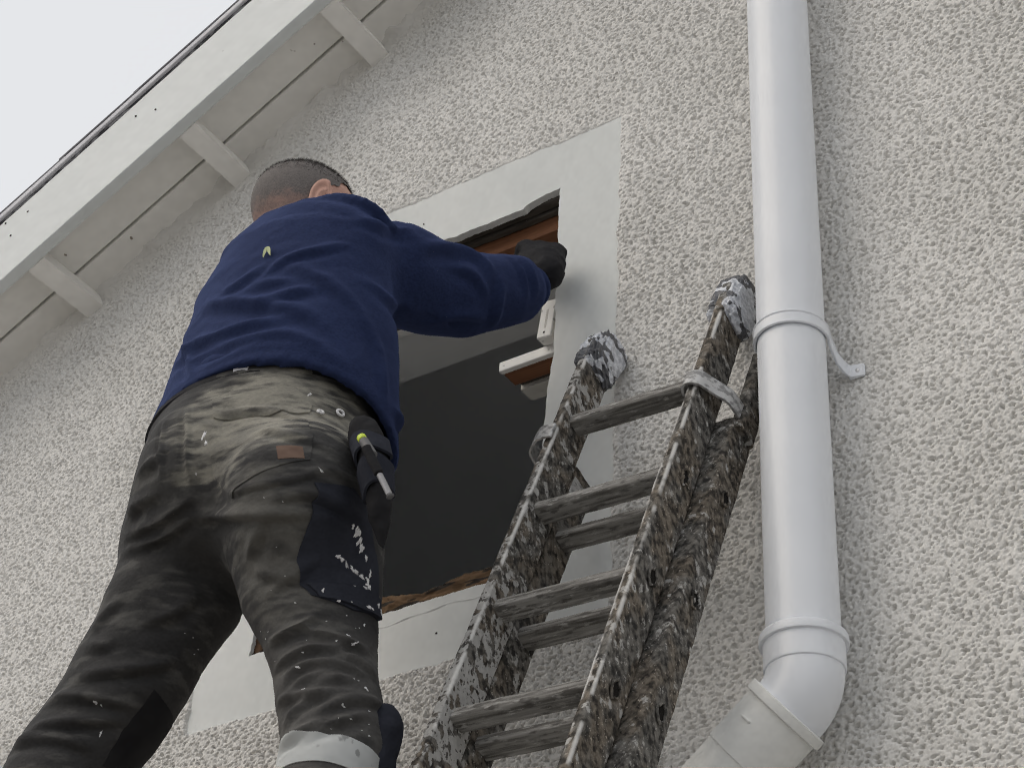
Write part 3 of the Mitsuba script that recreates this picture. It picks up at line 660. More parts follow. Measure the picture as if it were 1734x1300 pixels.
B_RARM = np.array([[-1.7272, -0.44, 3.6965, -0.2085, 0.6276, -0.7501, 0.079, 0.0751], [-1.7081, -0.4, 3.7192, -0.3397, 0.538, -0.7715, 0.0916, 0.087], [-1.6899, -0.34, 3.7297, -0.3676, 0.512, -0.7764, 0.0835, 0.0794], [-1.6624, -0.27, 3.7502, -0.398, 0.4859, -0.7782, 0.0761, 0.0723], [-1.6358, -0.2, 3.7948, -0.3423, 0.5297, -0.7761, 0.066, 0.0627], [-1.6258, -0.155, 3.8274, -0.2706, 0.5773, -0.7704, 0.059, 0.056], [-1.6211, -0.125, 3.8488, -0.2492, 0.5901, -0.7679, 0.0408, 0.0367]])
B_LARM = np.array([[-1.9134, -0.46, 3.7574, 0, 0.5, -0.8, 0.062, 0.0589], [-1.9578, -0.4, 3.7685, 0, 0.5, -0.8, 0.066, 0.0627], [-2.0088, -0.33, 3.7899, 0, 0.5, -0.8, 0.066, 0.0627], [-2.0287, -0.28, 3.8155, 0, 0.5, -0.8, 0.062, 0.0589], [-2.0632, -0.2, 3.9153, 0, 0.5, -0.8, 0.05, 0.0475], [-2.0787, -0.17, 3.9642, 0, 0.5, -0.8, 0.037, 0.0351]])
B_PELVIS = np.array([[-1.8591, -0.5, 3.4307, 0.9903, -0.1392, 0, 0.1988, 0.1431], [-1.8614, -0.5, 3.3672, 0.9903, -0.1392, 0, 0.2137, 0.1624], [-1.853, -0.505, 3.2903, 0.9903, -0.1392, 0, 0.217, 0.1736], [-1.8471, -0.505, 3.2204, 0.9903, -0.1392, 0, 0.2216, 0.1773]])
B_RLEG = np.array([[-1.7491, -0.505, 3.1647, 0.7986, 0.5745, 0.1794, 0.1257, 0.1232], [-1.7326, -0.5, 3.0998, 0.8003, 0.5711, 0.1828, 0.1152, 0.1094], [-1.719, -0.495, 3.0374, 0.7946, 0.5875, 0.1532, 0.1029, 0.0977], [-1.7006, -0.49, 2.9706, 0.7881, 0.6042, 0.1175, 0.084, 0.0798], [-1.6877, -0.485, 2.9094, 0.7835, 0.6145, 0.0927, 0.0744, 0.0744], [-1.6745, -0.48, 2.8521, 0.7848, 0.6132, 0.09, 0.0743, 0.078], [-1.6573, -0.485, 2.7819, 0.7853, 0.6129, 0.0878, 0.0729, 0.0743], [-1.655, -0.5, 2.68, 0.78, 0.62, 0, 0.066, 0.066], [-1.668, -0.525, 2.55, 0.78, 0.62, 0, 0.06, 0.06], [-1.675, -0.54, 2.425, 0.78, 0.62, 0, 0.055, 0.058]])
B_LLEG = np.array([[-1.9967, -0.505, 3.2134, 0.6839, 0.7291, -0.0237, 0.0901, 0.0883], [-1.9887, -0.505, 3.1191, 0.617, 0.7698, -0.1634, 0.1034, 0.0982], [-2.0273, -0.505, 3.0452, 0.57, 0.7858, -0.2399, 0.0943, 0.0895], [-2.0615, -0.505, 2.9826, 0.5316, 0.792, -0.3003, 0.0898, 0.0853], [-2.1083, -0.5, 2.9264, 0.5569, 0.7901, -0.2561, 0.0881, 0.0881], [-2.1452, -0.505, 2.8743, 0.5618, 0.7913, -0.2413, 0.0888, 0.0888], [-2.1715, -0.52, 2.8043, 0.5363, 0.795, -0.2834, 0.0823, 0.0823], [-2.235, -0.53, 2.7, 0.55, 0.78, -0.28, 0.072, 0.072], [-2.3, -0.545, 2.57, 0.55, 0.78, -0.28, 0.062, 0.062], [-2.355, -0.555, 2.43, 0.6, 0.78, -0.2, 0.057, 0.06]])
B_GLUT = np.array([[-1.6888, -0.59, 3.1577, 0.106], [-1.8775, -0.6, 3.2377, 0.093]])
B_HOLSTER = np.array([[-1.5725, -0.595, 3.227, 0.6053, 0.7532, -0.2575, 0.0228, 0.0228], [-1.5465, -0.6, 3.1681, 0.6535, 0.7296, -0.2014, 0.0222, 0.0222], [-1.5397, -0.59, 3.1167, 0.6551, 0.7259, -0.2096, 0.0193, 0.0193], [-1.5429, -0.57, 3.0731, 0.6879, 0.7064, -0.1667, 0.0114, 0.0114], [-1.542, -0.56, 3.0312, 0.6287, 0.73, -0.2681, 0.0041, 0.0041]])
SWEATER_FOLDS = [
[0.0105, 0.0115, [[-1.9068, -0.6324, 3.5699], [-1.8612, -0.6465, 3.5481], [-1.798, -0.6531, 3.518], [-1.7439, -0.6482, 3.4941], [-1.6967, -0.6341, 3.4737], [-1.6692, -0.6197, 3.455], [-1.6513, -0.6077, 3.434]]],
[0.0105, 0.0115, [[-1.9618, -0.6216, 3.4866], [-1.9132, -0.6424, 3.4829], [-1.8338, -0.6601, 3.4609], [-1.783, -0.659, 3.461], [-1.75, -0.6536, 3.461], [-1.7056, -0.6396, 3.4609]]],
[0.0105, 0.0115, [[-1.8969, -0.6527, 3.443], [-1.852, -0.6609, 3.4432], [-1.7951, -0.6638, 3.431], [-1.7429, -0.6563, 3.4262], [-1.7145, -0.6475, 3.4246], [-1.6824, -0.6335, 3.4147], [-1.6496, -0.6124, 3.3905], [-1.6259, -0.5852, 3.3641]]],
[0.0123, 0.0126, [[-1.8787, -0.6649, 3.3831], [-1.8458, -0.6691, 3.3886], [-1.8133, -0.6694, 3.3951], [-1.771, -0.6644, 3.4069], [-1.7229, -0.6536, 3.4009], [-1.6827, -0.6364, 3.3943], [-1.6586, -0.6213, 3.3814], [-1.6374, -0.6007, 3.3665], [-1.6218, -0.5715, 3.3452]]],
[0.0088, 0.0103, [[-1.739, -0.6588, 3.3772], [-1.72, -0.6531, 3.3745], [-1.6796, -0.6364, 3.3752], [-1.6585, -0.6215, 3.3753], [-1.6333, -0.5956, 3.3619], [-1.6214, -0.5632, 3.3408]]],
[0.0061, 0.008, [[-1.7709, -0.6419, 3.575], [-1.7496, -0.6336, 3.5994], [-1.7233, -0.6241, 3.6076], [-1.6852, -0.6027, 3.6185], [-1.6661, -0.5838, 3.6314]]],
[0.0053, 0.0092, [[-1.786, -0.6476, 3.554], [-1.7542, -0.6438, 3.5483], [-1.7229, -0.6354, 3.5448]]],
[0.007, 0.0103, [[-1.7615, -0.6504, 3.5065], [-1.7322, -0.6423, 3.5148], [-1.705, -0.6319, 3.518], [-1.6818, -0.6184, 3.5263]]],
[0.0079, 0.0115, [[-1.731, -0.6306, 3.5864], [-1.6966, -0.6211, 3.5612], [-1.6641, -0.6037, 3.5375], [-1.644, -0.588, 3.5104], [-1.6295, -0.5709, 3.4902], [-1.6191, -0.5554, 3.4573]]],
[0.0053, 0.0092, [[-1.8585, -0.643, 3.5695], [-1.8342, -0.6455, 3.5691], [-1.807, -0.644, 3.5811], [-1.786, -0.6407, 3.593]]],
[0.007, 0.0103, [[-1.6675, -0.5685, 3.6983], [-1.656, -0.5566, 3.6975], [-1.6462, -0.5269, 3.7065], [-1.6552, -0.4608, 3.7553], [-1.6357, -0.4467, 3.7413]]],
[0.0105, 0.0115, [[-1.6282, -0.4363, 3.7199], [-1.6219, -0.404, 3.743], [-1.6191, -0.3431, 3.7799], [-1.6074, -0.3103, 3.7844], [-1.5952, -0.2913, 3.7726], [-1.5907, -0.2811, 3.7489]]],
[0.007, 0.0092, [[-1.6156, -0.3741, 3.7189], [-1.6061, -0.3377, 3.7347], [-1.5989, -0.304, 3.7292], [-1.6009, -0.2803, 3.7141]]],
[0.007, 0.008, [[-1.5879, -0.2006, 3.8485], [-1.5751, -0.1967, 3.8238], [-1.572, -0.182, 3.806], [-1.5788, -0.167, 3.785]]],
[0.0053, 0.0069, [[-1.5894, -0.2259, 3.8318], [-1.579, -0.2209, 3.8148], [-1.5739, -0.2093, 3.7937], [-1.5777, -0.1944, 3.7733]]],
[0.0088, 0.0103, [[-1.5865, -0.2599, 3.7551], [-1.5935, -0.2539, 3.7302], [-1.6108, -0.2379, 3.7088], [-1.6266, -0.2177, 3.7066]]],
[0.0088, 0.0115, [[-1.6745, -0.327, 3.6507], [-1.6493, -0.3187, 3.6633], [-1.6324, -0.2929, 3.6786], [-1.6232, -0.2529, 3.6913]]],
[0.007, 0.0103, [[-1.6389, -0.5671, 3.5626], [-1.6273, -0.536, 3.557], [-1.6292, -0.4984, 3.5587], [-1.6753, -0.3835, 3.639]]],
[0.007, 0.0103, [[-1.6174, -0.5497, 3.4595], [-1.6112, -0.5298, 3.425], [-1.6065, -0.521, 3.371], [-1.6087, -0.5059, 3.3262]]],
[0.0088, 0.0103, [[-1.6207, -0.5753, 3.3531], [-1.6241, -0.5283, 3.331], [-1.7153, -0.3904, 3.3895]]],
[0.007, 0.0115, [[-1.9711, -0.6069, 3.5561], [-1.914, -0.6452, 3.4631], [-1.876, -0.6652, 3.389], [-1.9142, -0.6438, 3.3732]]],
[0.007, 0.0092, [[-1.9624, -0.6375, 3.3798], [-1.9087, -0.6578, 3.3828], [-1.8503, -0.6683, 3.3793]]]]
TROUSER_FOLDS = [
[0.0128, 0.0098, [[-1.8475, -0.6327, 3.1393], [-1.7967, -0.634, 3.1292], [-1.7162, -0.6668, 3.0901], [-1.6689, -0.659, 3.0799], [-1.6315, -0.6362, 3.0816]]],
[0.0096, 0.0088, [[-2.0048, -0.613, 3.1672], [-1.9513, -0.6322, 3.1577], [-1.8995, -0.6465, 3.1484], [-1.8644, -0.656, 3.1521], [-1.8444, -0.6579, 3.1562]]],
[0.0096, 0.0088, [[-2.0185, -0.6023, 3.1479], [-1.9659, -0.6117, 3.1432], [-1.9194, -0.621, 3.1392], [-1.8775, -0.6332, 3.1391], [-1.8551, -0.6408, 3.1434]]],
[0.008, 0.0078, [[-1.6638, -0.6701, 3.0931], [-1.6369, -0.6611, 3.0989], [-1.616, -0.646, 3.1051], [-1.6018, -0.621, 3.1059], [-1.5962, -0.59, 3.1065], [-1.602, -0.5452, 3.1102]]],
[0.0048, 0.0049, [[-1.7524, -0.6694, 3.127], [-1.6973, -0.6866, 3.1151], [-1.6583, -0.6816, 3.1142], [-1.6225, -0.6636, 3.1203], [-1.6074, -0.6516, 3.1294]]],
[0.0056, 0.0049, [[-1.7995, -0.6803, 3.2839], [-1.7746, -0.6737, 3.2739], [-1.7501, -0.6648, 3.281], [-1.7228, -0.6546, 3.2781], [-1.6943, -0.6443, 3.2707], [-1.6542, -0.6468, 3.2428], [-1.6522, -0.6306, 3.2544]]],
[0.0048, 0.0069, [[-1.6976, -0.6794, 3.2173], [-1.6399, -0.6782, 3.19], [-1.6121, -0.6588, 3.1819], [-1.595, -0.6358, 3.1749]]],
[0.0048, 0.0059, [[-1.6146, -0.6593, 3.1276], [-1.5971, -0.6409, 3.1432], [-1.5848, -0.6022, 3.1428], [-1.5893, -0.56, 3.1372]]],
[0.008, 0.0088, [[-1.7504, -0.6098, 3.0542], [-1.7248, -0.6311, 3.063], [-1.696, -0.6537, 3.0734]]],
[0.0064, 0.0088, [[-1.744, -0.602, 3.041], [-1.7155, -0.5942, 3.0223], [-1.6797, -0.5827, 3.0211], [-1.6545, -0.5776, 3.0385]]],
[0.0064, 0.0078, [[-1.7237, -0.5854, 3.0033], [-1.6975, -0.5853, 3.0125], [-1.673, -0.5771, 3.0179]]],
[0.0048, 0.0049, [[-1.8499, -0.6841, 3.3088], [-1.8281, -0.6938, 3.2419], [-1.8303, -0.6745, 3.1756]]],
[0.0048, 0.0049, [[-1.8925, -0.685, 3.3007], [-1.8731, -0.6996, 3.233], [-1.879, -0.6866, 3.1842]]],
[0.008, 0.0088, [[-1.9906, -0.6328, 3.1928], [-1.9427, -0.6624, 3.1811], [-1.8937, -0.6769, 3.1731]]],
[0.0072, 0.0088, [[-1.9285, -0.6848, 3.2167], [-1.903, -0.694, 3.215], [-1.8759, -0.6991, 3.224]]],
[0.0096, 0.0088, [[-2.0696, -0.5904, 2.9557], [-2.0403, -0.5844, 2.9563], [-2.0102, -0.5697, 2.9594], [-1.9879, -0.553, 2.967], [-1.9714, -0.5336, 2.9744], [-1.9564, -0.5156, 2.9892]]],
[0.0096, 0.0088, [[-2.1389, -0.585, 2.9318], [-2.11, -0.5884, 2.93], [-2.0776, -0.5855, 2.9246], [-2.0502, -0.5748, 2.9213], [-2.0285, -0.5574, 2.9176], [-2.0147, -0.5383, 2.9157]]],
[0.0096, 0.0088, [[-2.1581, -0.5933, 2.8761], [-2.134, -0.5924, 2.888], [-2.1015, -0.586, 2.8853], [-2.0727, -0.5734, 2.8896], [-2.0541, -0.559, 2.889], [-2.0322, -0.5418, 2.8971]]],
[0.0096, 0.0088, [[-2.1883, -0.5876, 2.8673], [-2.1339, -0.5933, 2.8669], [-2.106, -0.5847, 2.8661], [-2.0846, -0.5703, 2.8595], [-2.0714, -0.5537, 2.8526]]],
[0.0064, 0.0088, [[-2.0591, -0.5939, 3.0351], [-2.0406, -0.5968, 3.0502], [-2.0169, -0.5993, 3.0619]]],
[0.008, 0.0088, [[-2.0651, -0.5936, 3.0051], [-2.0408, -0.5924, 2.9928], [-2.0231, -0.5898, 2.999]]],
[0.008, 0.0098, [[-1.9714, -0.5755, 3.0285], [-1.9421, -0.5569, 3.041], [-1.9135, -0.5435, 3.0695]]],
[0.0096, 0.0069, [[-1.7316, -0.5589, 2.9365], [-1.699, -0.5661, 2.9387], [-1.6724, -0.5624, 2.9455], [-1.6573, -0.5562, 2.9608]]],
[0.0096, 0.0069, [[-1.6726, -0.5622, 2.9427], [-1.6494, -0.5496, 2.9337], [-1.6298, -0.5302, 2.9314], [-1.6198, -0.5117, 2.9269], [-1.615, -0.485, 2.927]]],
[0.0096, 0.0069, [[-1.7233, -0.5492, 2.8966], [-1.6931, -0.5591, 2.9026], [-1.6719, -0.5579, 2.9089], [-1.648, -0.548, 2.9131], [-1.6319, -0.5341, 2.9164], [-1.6219, -0.5172, 2.9248]]],
[0.008, 0.0069, [[-1.6304, -0.5325, 2.9149], [-1.6167, -0.5156, 2.9037], [-1.6081, -0.488, 2.8971], [-1.6081, -0.4728, 2.8943]]],
[0.0096, 0.0069, [[-1.6987, -0.5534, 2.8613], [-1.69, -0.5569, 2.8761], [-1.6719, -0.5575, 2.8849], [-1.6446, -0.549, 2.8851], [-1.6256, -0.5345, 2.8865], [-1.611, -0.5144, 2.8829], [-1.6051, -0.4882, 2.8851]]],
[0.008, 0.0069, [[-1.6878, -0.5547, 2.8482], [-1.672, -0.5568, 2.858], [-1.6508, -0.553, 2.8687], [-1.6285, -0.5395, 2.8756], [-1.6188, -0.5303, 2.873]]],
[0.008, 0.0069, [[-1.6512, -0.5539, 2.855], [-1.633, -0.5452, 2.861], [-1.6172, -0.5308, 2.8651], [-1.6062, -0.5114, 2.869]]],
[0.008, 0.0069, [[-1.7163, -0.5413, 2.8432], [-1.6811, -0.5557, 2.8401], [-1.6513, -0.5553, 2.8369], [-1.6251, -0.5439, 2.8377]]],
[0.008, 0.0069, [[-1.6895, -0.5519, 2.7985], [-1.6807, -0.5555, 2.8132], [-1.66, -0.5571, 2.825], [-1.6388, -0.5517, 2.834], [-1.6251, -0.5439, 2.8377]]],
[0.008, 0.0069, [[-1.6347, -0.5535, 2.8054], [-1.615, -0.5391, 2.8219], [-1.6013, -0.5185, 2.8327], [-1.5955, -0.4966, 2.8396], [-1.5988, -0.4651, 2.8481]]],
[0.0096, 0.0069, [[-1.6938, -0.5488, 2.7681], [-1.6659, -0.5586, 2.771], [-1.6388, -0.5565, 2.7828], [-1.6186, -0.5472, 2.7934]]],
[0.008, 0.0069, [[-1.6577, -0.5601, 2.7622], [-1.6334, -0.5558, 2.7708], [-1.6113, -0.5427, 2.7874], [-1.5968, -0.5231, 2.8016], [-1.5911, -0.5031, 2.8129]]]]
PATCHES = {'label': {'c': [-1.6333, -0.6776, 3.1569], 'n': [0.5296, -0.8482, -0.0045], 'p': [[-1.6517, -0.6891, 3.1675], [-1.6201, -0.6694, 3.1687], [-1.6152, -0.6662, 3.1475], [-1.6467, -0.6858, 3.1453]]}, 'cargo': {'c': [-1.6266, -0.5356, 3.0547], 'n': [0.9647, -0.1546, -0.2133], 'p': [[-1.6293, -0.6436, 3.1207], [-1.6152, -0.5833, 3.1409], [-1.6081, -0.5188, 3.1262], [-1.6106, -0.4804, 3.0869], [-1.6193, -0.4656, 3.037], [-1.6258, -0.454, 2.9991], [-1.6386, -0.5127, 2.9836], [-1.6462, -0.5657, 2.9876], [-1.6436, -0.5906, 3.0175]]}, 'cargo_flap': {'c': [-1.6365, -0.5103, 3.0014], 'n': [0.9633, -0.2652, -0.0406], 'p': [[-1.653, -0.5711, 3.0062], [-1.6382, -0.5184, 3.0148], [-1.6224, -0.4624, 3.0245], [-1.6215, -0.4548, 2.9946], [-1.6339, -0.4981, 2.9849], [-1.6493, -0.5548, 2.9874]]}, 'flap': {'c': [-1.7272, -0.6488, 3.2928], 'n': [0.4558, -0.8382, 0.2995], 'p': [[-1.8049, -0.6827, 3.3161], [-1.7627, -0.6523, 3.3369], [-1.696, -0.6191, 3.3283], [-1.6651, -0.6128, 3.2991], [-1.6608, -0.6195, 3.2738], [-1.6733, -0.6292, 3.2656], [-1.7242, -0.6516, 3.2805], [-1.7686, -0.6799, 3.2687], [-1.7905, -0.6887, 3.2775]]}, 'seat': {'c': [-1.696, -0.6657, 3.1888], 'n': [0.4072, -0.9133, -0.0091], 'p': [[-1.7823, -0.7048, 3.2505], [-1.7048, -0.6703, 3.2543], [-1.6426, -0.6424, 3.2402], [-1.623, -0.6332, 3.1885], [-1.6223, -0.6325, 3.1474], [-1.6797, -0.6579, 3.1359], [-1.733, -0.6815, 3.1161], [-1.7748, -0.7007, 3.1783]]}, 'sidepanel': {'c': [-1.8631, -0.6832, 3.24], 'n': [0.0149, -0.9911, -0.1327], 'p': [[-1.8943, -0.691, 3.2951], [-1.8442, -0.6909, 3.2996], [-1.8315, -0.6741, 3.176], [-1.8857, -0.6771, 3.192]]}, 'gusset': {'c': [-2.0349, -0.4705, 2.8984], 'n': [0.7417, 0.3849, -0.5494], 'p': [[-1.9798, -0.5224, 2.9364], [-2.0101, -0.4651, 2.9356], [-2.0391, -0.4208, 2.9275], [-2.062, -0.4159, 2.9], [-2.0744, -0.4355, 2.8696], [-2.0596, -0.5207, 2.8298]]}}
SPOTS = [[-1.6105, -0.5413, 3.093, 0.9, 0.156, -0.407, 6, 11, 5, 1], [-1.6178, -0.5198, 3.0795, 0.967, 0.048, -0.249, 5, 9, 0, 1], [-1.6151, -0.5302, 3.0861, 0.931, 0.106, -0.35, 4, 9, -15, 1], [-1.6197, -0.5059, 3.071, 0.994, 0.006, -0.108, 3, 5, 0, 1], [-1.6074, -0.5551, 3.0944, 0.852, 0.151, -0.501, 3, 4, 0, 1], [-1.6323, -0.5545, 3.0524, 0.854, -0.315, -0.414, 5, 2.5, 10, 1], [-1.6305, -0.5475, 3.0506, 0.892, -0.31, -0.329, 6, 2.5, -25, 1], [-1.6288, -0.5375, 3.0455, 0.919, -0.285, -0.273, 6, 2.2, -50, 1], [-1.6263, -0.5272, 3.0437, 0.928, -0.272, -0.255, 6, 2.4, -40, 1], [-1.6247, -0.52, 3.042, 0.94, -0.252, -0.231, 6, 2.8, -20, 1], [-1.6228, -0.5086, 3.0379, 0.981, -0.164, -0.102, 6, 3.2, -35, 1], [-1.6215, -0.4971, 3.0379, 0.995, -0.065, -0.074, 5, 4, -30, 1], [-1.6202, -0.494, 3.05, 0.997, -0.021, -0.078, 2.5, 7, 0, 1], [-1.6216, -0.4941, 3.0289, 0.999, -0.049, 0.002, 6, 5, 0, 1], [-1.6221, -0.5001, 3.0228, 0.993, -0.116, 0.002, 4, 3, 0, 1], [-1.6261, -0.5182, 3.017, 0.946, -0.323, -0.026, 2.4, 1.6, 0, 1], [-1.6209, -0.491, 2.993, 0.996, -0.048, 0.078, 9, 2.8, 2, 2], [-1.6235, -0.4689, 3.0096, 0.975, 0.222, 0.009, 4, 4, 0, 2], [-1.626, -0.4606, 3.005, 0.941, 0.339, 0.015, 2.5, 6, 20, 2], [-1.6361, -0.5359, 2.9855, 0.821, -0.571, 0.003, 2.5, 1.8, 0, 2], [-1.649, -0.553, 2.9976, 0.704, -0.7, -0.121, 2.5, 3, 0, 2], [-1.6275, -0.5205, 2.9869, 0.921, -0.387, 0.053, 1.5, 1, 0, 2], [-1.6187, -0.4941, 2.9661, 0.993, -0.096, 0.075, 2, 3, 0, 0], [-1.6234, -0.5188, 2.9373, 0.905, -0.423, 0.051, 4, 2, 0, 0], [-1.6198, -0.5117, 2.9269, 0.932, -0.352, 0.089, 5, 2.5, 35, 0], [-1.631, -0.532, 2.9269, 0.79, -0.612, 0.028, 2, 1.5, 0, 0], [-1.672, -0.5575, 2.882, 0.113, -0.993, -0.016, 4, 2, -35, 0], [-1.669, -0.557, 2.9029, 0.227, -0.974, -0.02, 2, 1.2, 0, 0], [-1.6599, -0.5562, 2.8429, 0.113, -0.992, 0.054, 4, 3, 0, 0], [-1.5994, -0.4965, 2.8577, 0.975, -0.132, 0.177, 5, 2.2, -45, 0], [-1.6089, -0.5331, 2.822, 0.734, -0.656, 0.175, 2.5, 1.5, 0, 0], [-1.6051, -0.5308, 2.8144, 0.771, -0.613, 0.176, 4, 1.3, 0, 0], [-1.6041, -0.5062, 2.8672, 0.931, -0.294, 0.216, 2, 1, 0, 0], [-1.6071, -0.5146, 2.8664, 0.87, -0.444, 0.213, 1.5, 1, 0, 0], [-1.5914, -0.4939, 2.822, 0.97, -0.116, 0.213, 2, 1.3, 0, 0], [-1.5851, -0.4972, 2.7828, 0.989, -0.141, 0.042, 2, 1.3, 0, 0], [-1.5968, -0.5242, 2.7981, 0.836, -0.52, 0.175, 3, 1, 10, 0], [-2.0502, -0.5718, 2.9151, 0.451, -0.796, -0.403, 3, 6, -15, 0], [-2.0468, -0.5662, 2.9088, 0.511, -0.735, -0.445, 1.5, 3, -20, 0], [-2.0553, -0.5485, 2.8723, 0.721, -0.534, -0.442, 2, 5, -10, 0], [-2.0407, -0.5029, 2.8695, 0.82, -0.029, -0.572, 5, 2.5, 20, 0], [-2.009, -0.4803, 2.9131, 0.756, 0.241, -0.608, 2.5, 6, 0, 0], [-2.025, -0.4808, 2.893, 0.762, 0.219, -0.609, 3, 1.5, 0, 0], [-1.8029, -0.6865, 3.2404, 0.311, -0.949, 0.054, 3.5, 8, -10, 0], [-1.7967, -0.685, 3.2263, 0.301, -0.954, -0.009, 2.5, 5, 0, 0], [-1.8183, -0.6777, 3.1845, 0.238, -0.803, -0.546, 2, 2, 0, 0], [-1.6602, -0.6919, 3.153, 0.278, -0.959, -0.059, 5, 2, 0, 0], [-1.6746, -0.6083, 3.32, 0.749, -0.64, 0.173, 2.5, 5, -35, 0], [-1.6728, -0.6161, 3.2906, 0.683, -0.628, 0.374, 3, 1.5, 0, 0], [-1.6014, -0.6455, 3.1354, 0.823, -0.526, -0.214, 5, 2, -25, 0], [-1.681, -0.6952, 3.167, 0.076, -0.993, 0.091, 3, 1.5, 0, 0], [-1.7504, -0.6596, 3.3226, 0.351, -0.913, 0.208, 3, 1.5, 0, 0], [-1.9382, -0.5278, 3.0223, 0.798, -0.278, -0.536, 1.2, 0.8, 0, 0], [-1.9349, -0.5132, 3.0216, 0.83, -0.133, -0.542, 1.5, 0.8, 0, 0], [-1.9405, -0.4925, 3.0124, 0.83, 0.083, -0.552, 1.5, 1, 0, 0], [-1.9452, -0.494, 3.005, 0.838, 0.066, -0.542, 1, 1, 0, 0], [-1.6666, -0.5893, 3.0387, 0.472, -0.609, -0.637, 3, 1.2, -35, 0], [-1.6841, -0.5719, 2.9812, 0.328, -0.912, -0.244, 2, 1, 0, 0]]
PTS = {'pen0': [-1.5382, -0.64, 3.177], 'pen1': [-1.5088, -0.64, 3.1304], 'tool0': [-1.4971, -0.64, 3.0996], 'tool1': [-1.4824, -0.63, 3.0652], 'head': [-1.8754, -0.455, 3.8893], 'kneepad': [-1.6001, -0.44, 2.8229], 'thighpk': [-2.1925, -0.5, 3.0651], 'wrist': [-1.6041, -0.1, 3.9057], 'handtip': [-1.6937, -0.03, 4.1325], 'lwrist': [-2.0802, -0.165, 3.9785], 'eyelets': [[-1.6544, -0.6056, 3.2757, 0.691, -0.505, 0.518], [-1.6459, -0.5694, 3.2964, 0.909, -0.339, 0.242]], 'leaf': [-1.7799, -0.6361, 3.617, 0.125, -0.981, 0.15], 'band': [-1.612, -0.545, 2.7589], 'tag': [-1.7307, -0.6434, 3.3539, 0.452, -0.871, 0.195]}
# ------------------------------------------------------------------ the workman: cloth and skin
def cloth_bump(p, n, uv): return .0007 * fbm(p.x * 420, p.y * 420, p.z * 420, 2) + .0012 * fbm(p.x * 95, p.y * 95, p.z * 95, 3)
def c_fleece(p, n, uv):
    a = fbm(p.x * 11, p.y * 11, p.z * 11, 3); b = fbm(p.x * 330, p.y * 330, p.z * 330, 2)
    c = mix((.0135, .0205, .056), (.020, .030, .078), a) * (.75 + .5 * b)
    return c
bsdf('navy_fleece', proc(c_fleece), .95, .12, bump=cloth_bump, sheen=.35, sheen_tint=.7)
def c_trouser(p, n, uv):
    a = fbm(p.x * 9, p.y * 9, p.z * 16, 4); b = fbm(p.x * 300, p.y * 300, p.z * 300, 2); s = fbm(p.x * 14 + 3, p.y * 14, p.z * 60, 4); k = fbm(p.x * 34, p.y * 34, p.z * 50, 3)
    c = mix((.027, .027, .029), (.046, .0455, .045), a)
    fine = fbm(p.x * 26, p.y * 26, p.z * 130, 4); wear = .8 * (s - .5) + .9 * (k - .5) + 1.0 * (fine - .5)
    def rub(x, z, rx, rz):
        dx, dz = (p.x - x) / rx, (p.z - z) / rz
        return smoothstep(-.15, .55, .62 - (dx * dx + dz * dz) * .55 + wear)
    back = smoothstep(-.50, -.56, p.y)
    c = mix(c, (.255, .245, .212), .84 * back * rub(-1.735, 3.265, .125, .11))
    c = mix(c, (.12, .117, .108), .75 * back * rub(-1.70, 3.05, .09, .10))
    c = mix(c, (.078, .076, .074), .75 * smoothstep(2.98, 2.90, p.z) * smoothstep(-1.84, -1.80, p.x))
    c = mix(c, (.12, .118, .112), .45 * smoothstep(.50, .72, fbm(p.x * 22 + 40, p.y * 22, p.z * 60, 5)))
    c = mix(c, (.022, .022, .023), .5 * smoothstep(.48, .78, fbm(p.x * 26 + 11, p.y * 26, p.z * 40, 5)))
    return c * (.82 + .36 * b)
bsdf('work_trouser', proc(c_trouser), .85, .2, bump=cloth_bump, sheen=.25)
bsdf('navy_canvas', proc(lambda p, n, uv: mix((.014, .016, .024), (.03, .033, .045), fbm(p.x * 25, p.y * 25, p.z * 25, 3)) * (.85 + .3 * fbm(p.x * 300, p.y * 300, p.z * 300, 2))), .85, .2, bump=cloth_bump)
bsdf('black_canvas', proc(lambda p, n, uv: mix((.008, .008, .01), (.022, .022, .024), fbm(p.x * 30, p.y * 30, p.z * 30, 3))), .85, .2, bump=cloth_bump)
def c_band2(p, n, uv):
    return mix((.36, .375, .375), (.47, .485, .485), fbm(p.x * 30, p.y * 30, p.z * 30, 3)) * (1 - .45 * smoothstep(.62, .74, fbm(p.x * 70, p.y * 70, p.z * 40, 3)))
bsdf('reflective_tape', proc(c_band2), .9, .2)
bsdf('leather_label', proc(lambda p, n, uv: mix((.085, .05, .036), (.16, .105, .08), fbm(p.x * 80, p.y * 80, p.z * 80, 3))), .7, .3)
bsdf('dried_paint', proc(lambda p, n, uv: mix((.16, .16, .17), (.60, .60, .61), smoothstep(.18, .44, fbm(p.x * 160, p.y * 160, p.z * 160, 3)))), .7, .3)
bsdf('glove_rubber', proc(lambda p, n, uv: mix((.006, .006, .008), (.012, .012, .015), fbm(p.x * 60, p.y * 60, p.z * 60, 2))), .75, .2, bump=lambda p, n, uv: .0006 * fbm(p.x * 300, p.y * 300, p.z * 300, 2))
HEAD = V(-1.8754, -.457, 3.8725); HF = V(math.sin(math.radians(26)), math.cos(math.radians(26)), 0); HS = V(HF[1], -HF[0], 0)
def c_skin(p, n, uv):
    a = fbm(p.x * 40, p.y * 40, p.z * 40, 3); b = fbm(p.x * 150, p.y * 150, p.z * 150, 2)
    return mix((.40, .22, .17), (.50, .31, .25), a) * (.9 + .2 * b)
bsdf('skin', proc(c_skin), .55, .35)
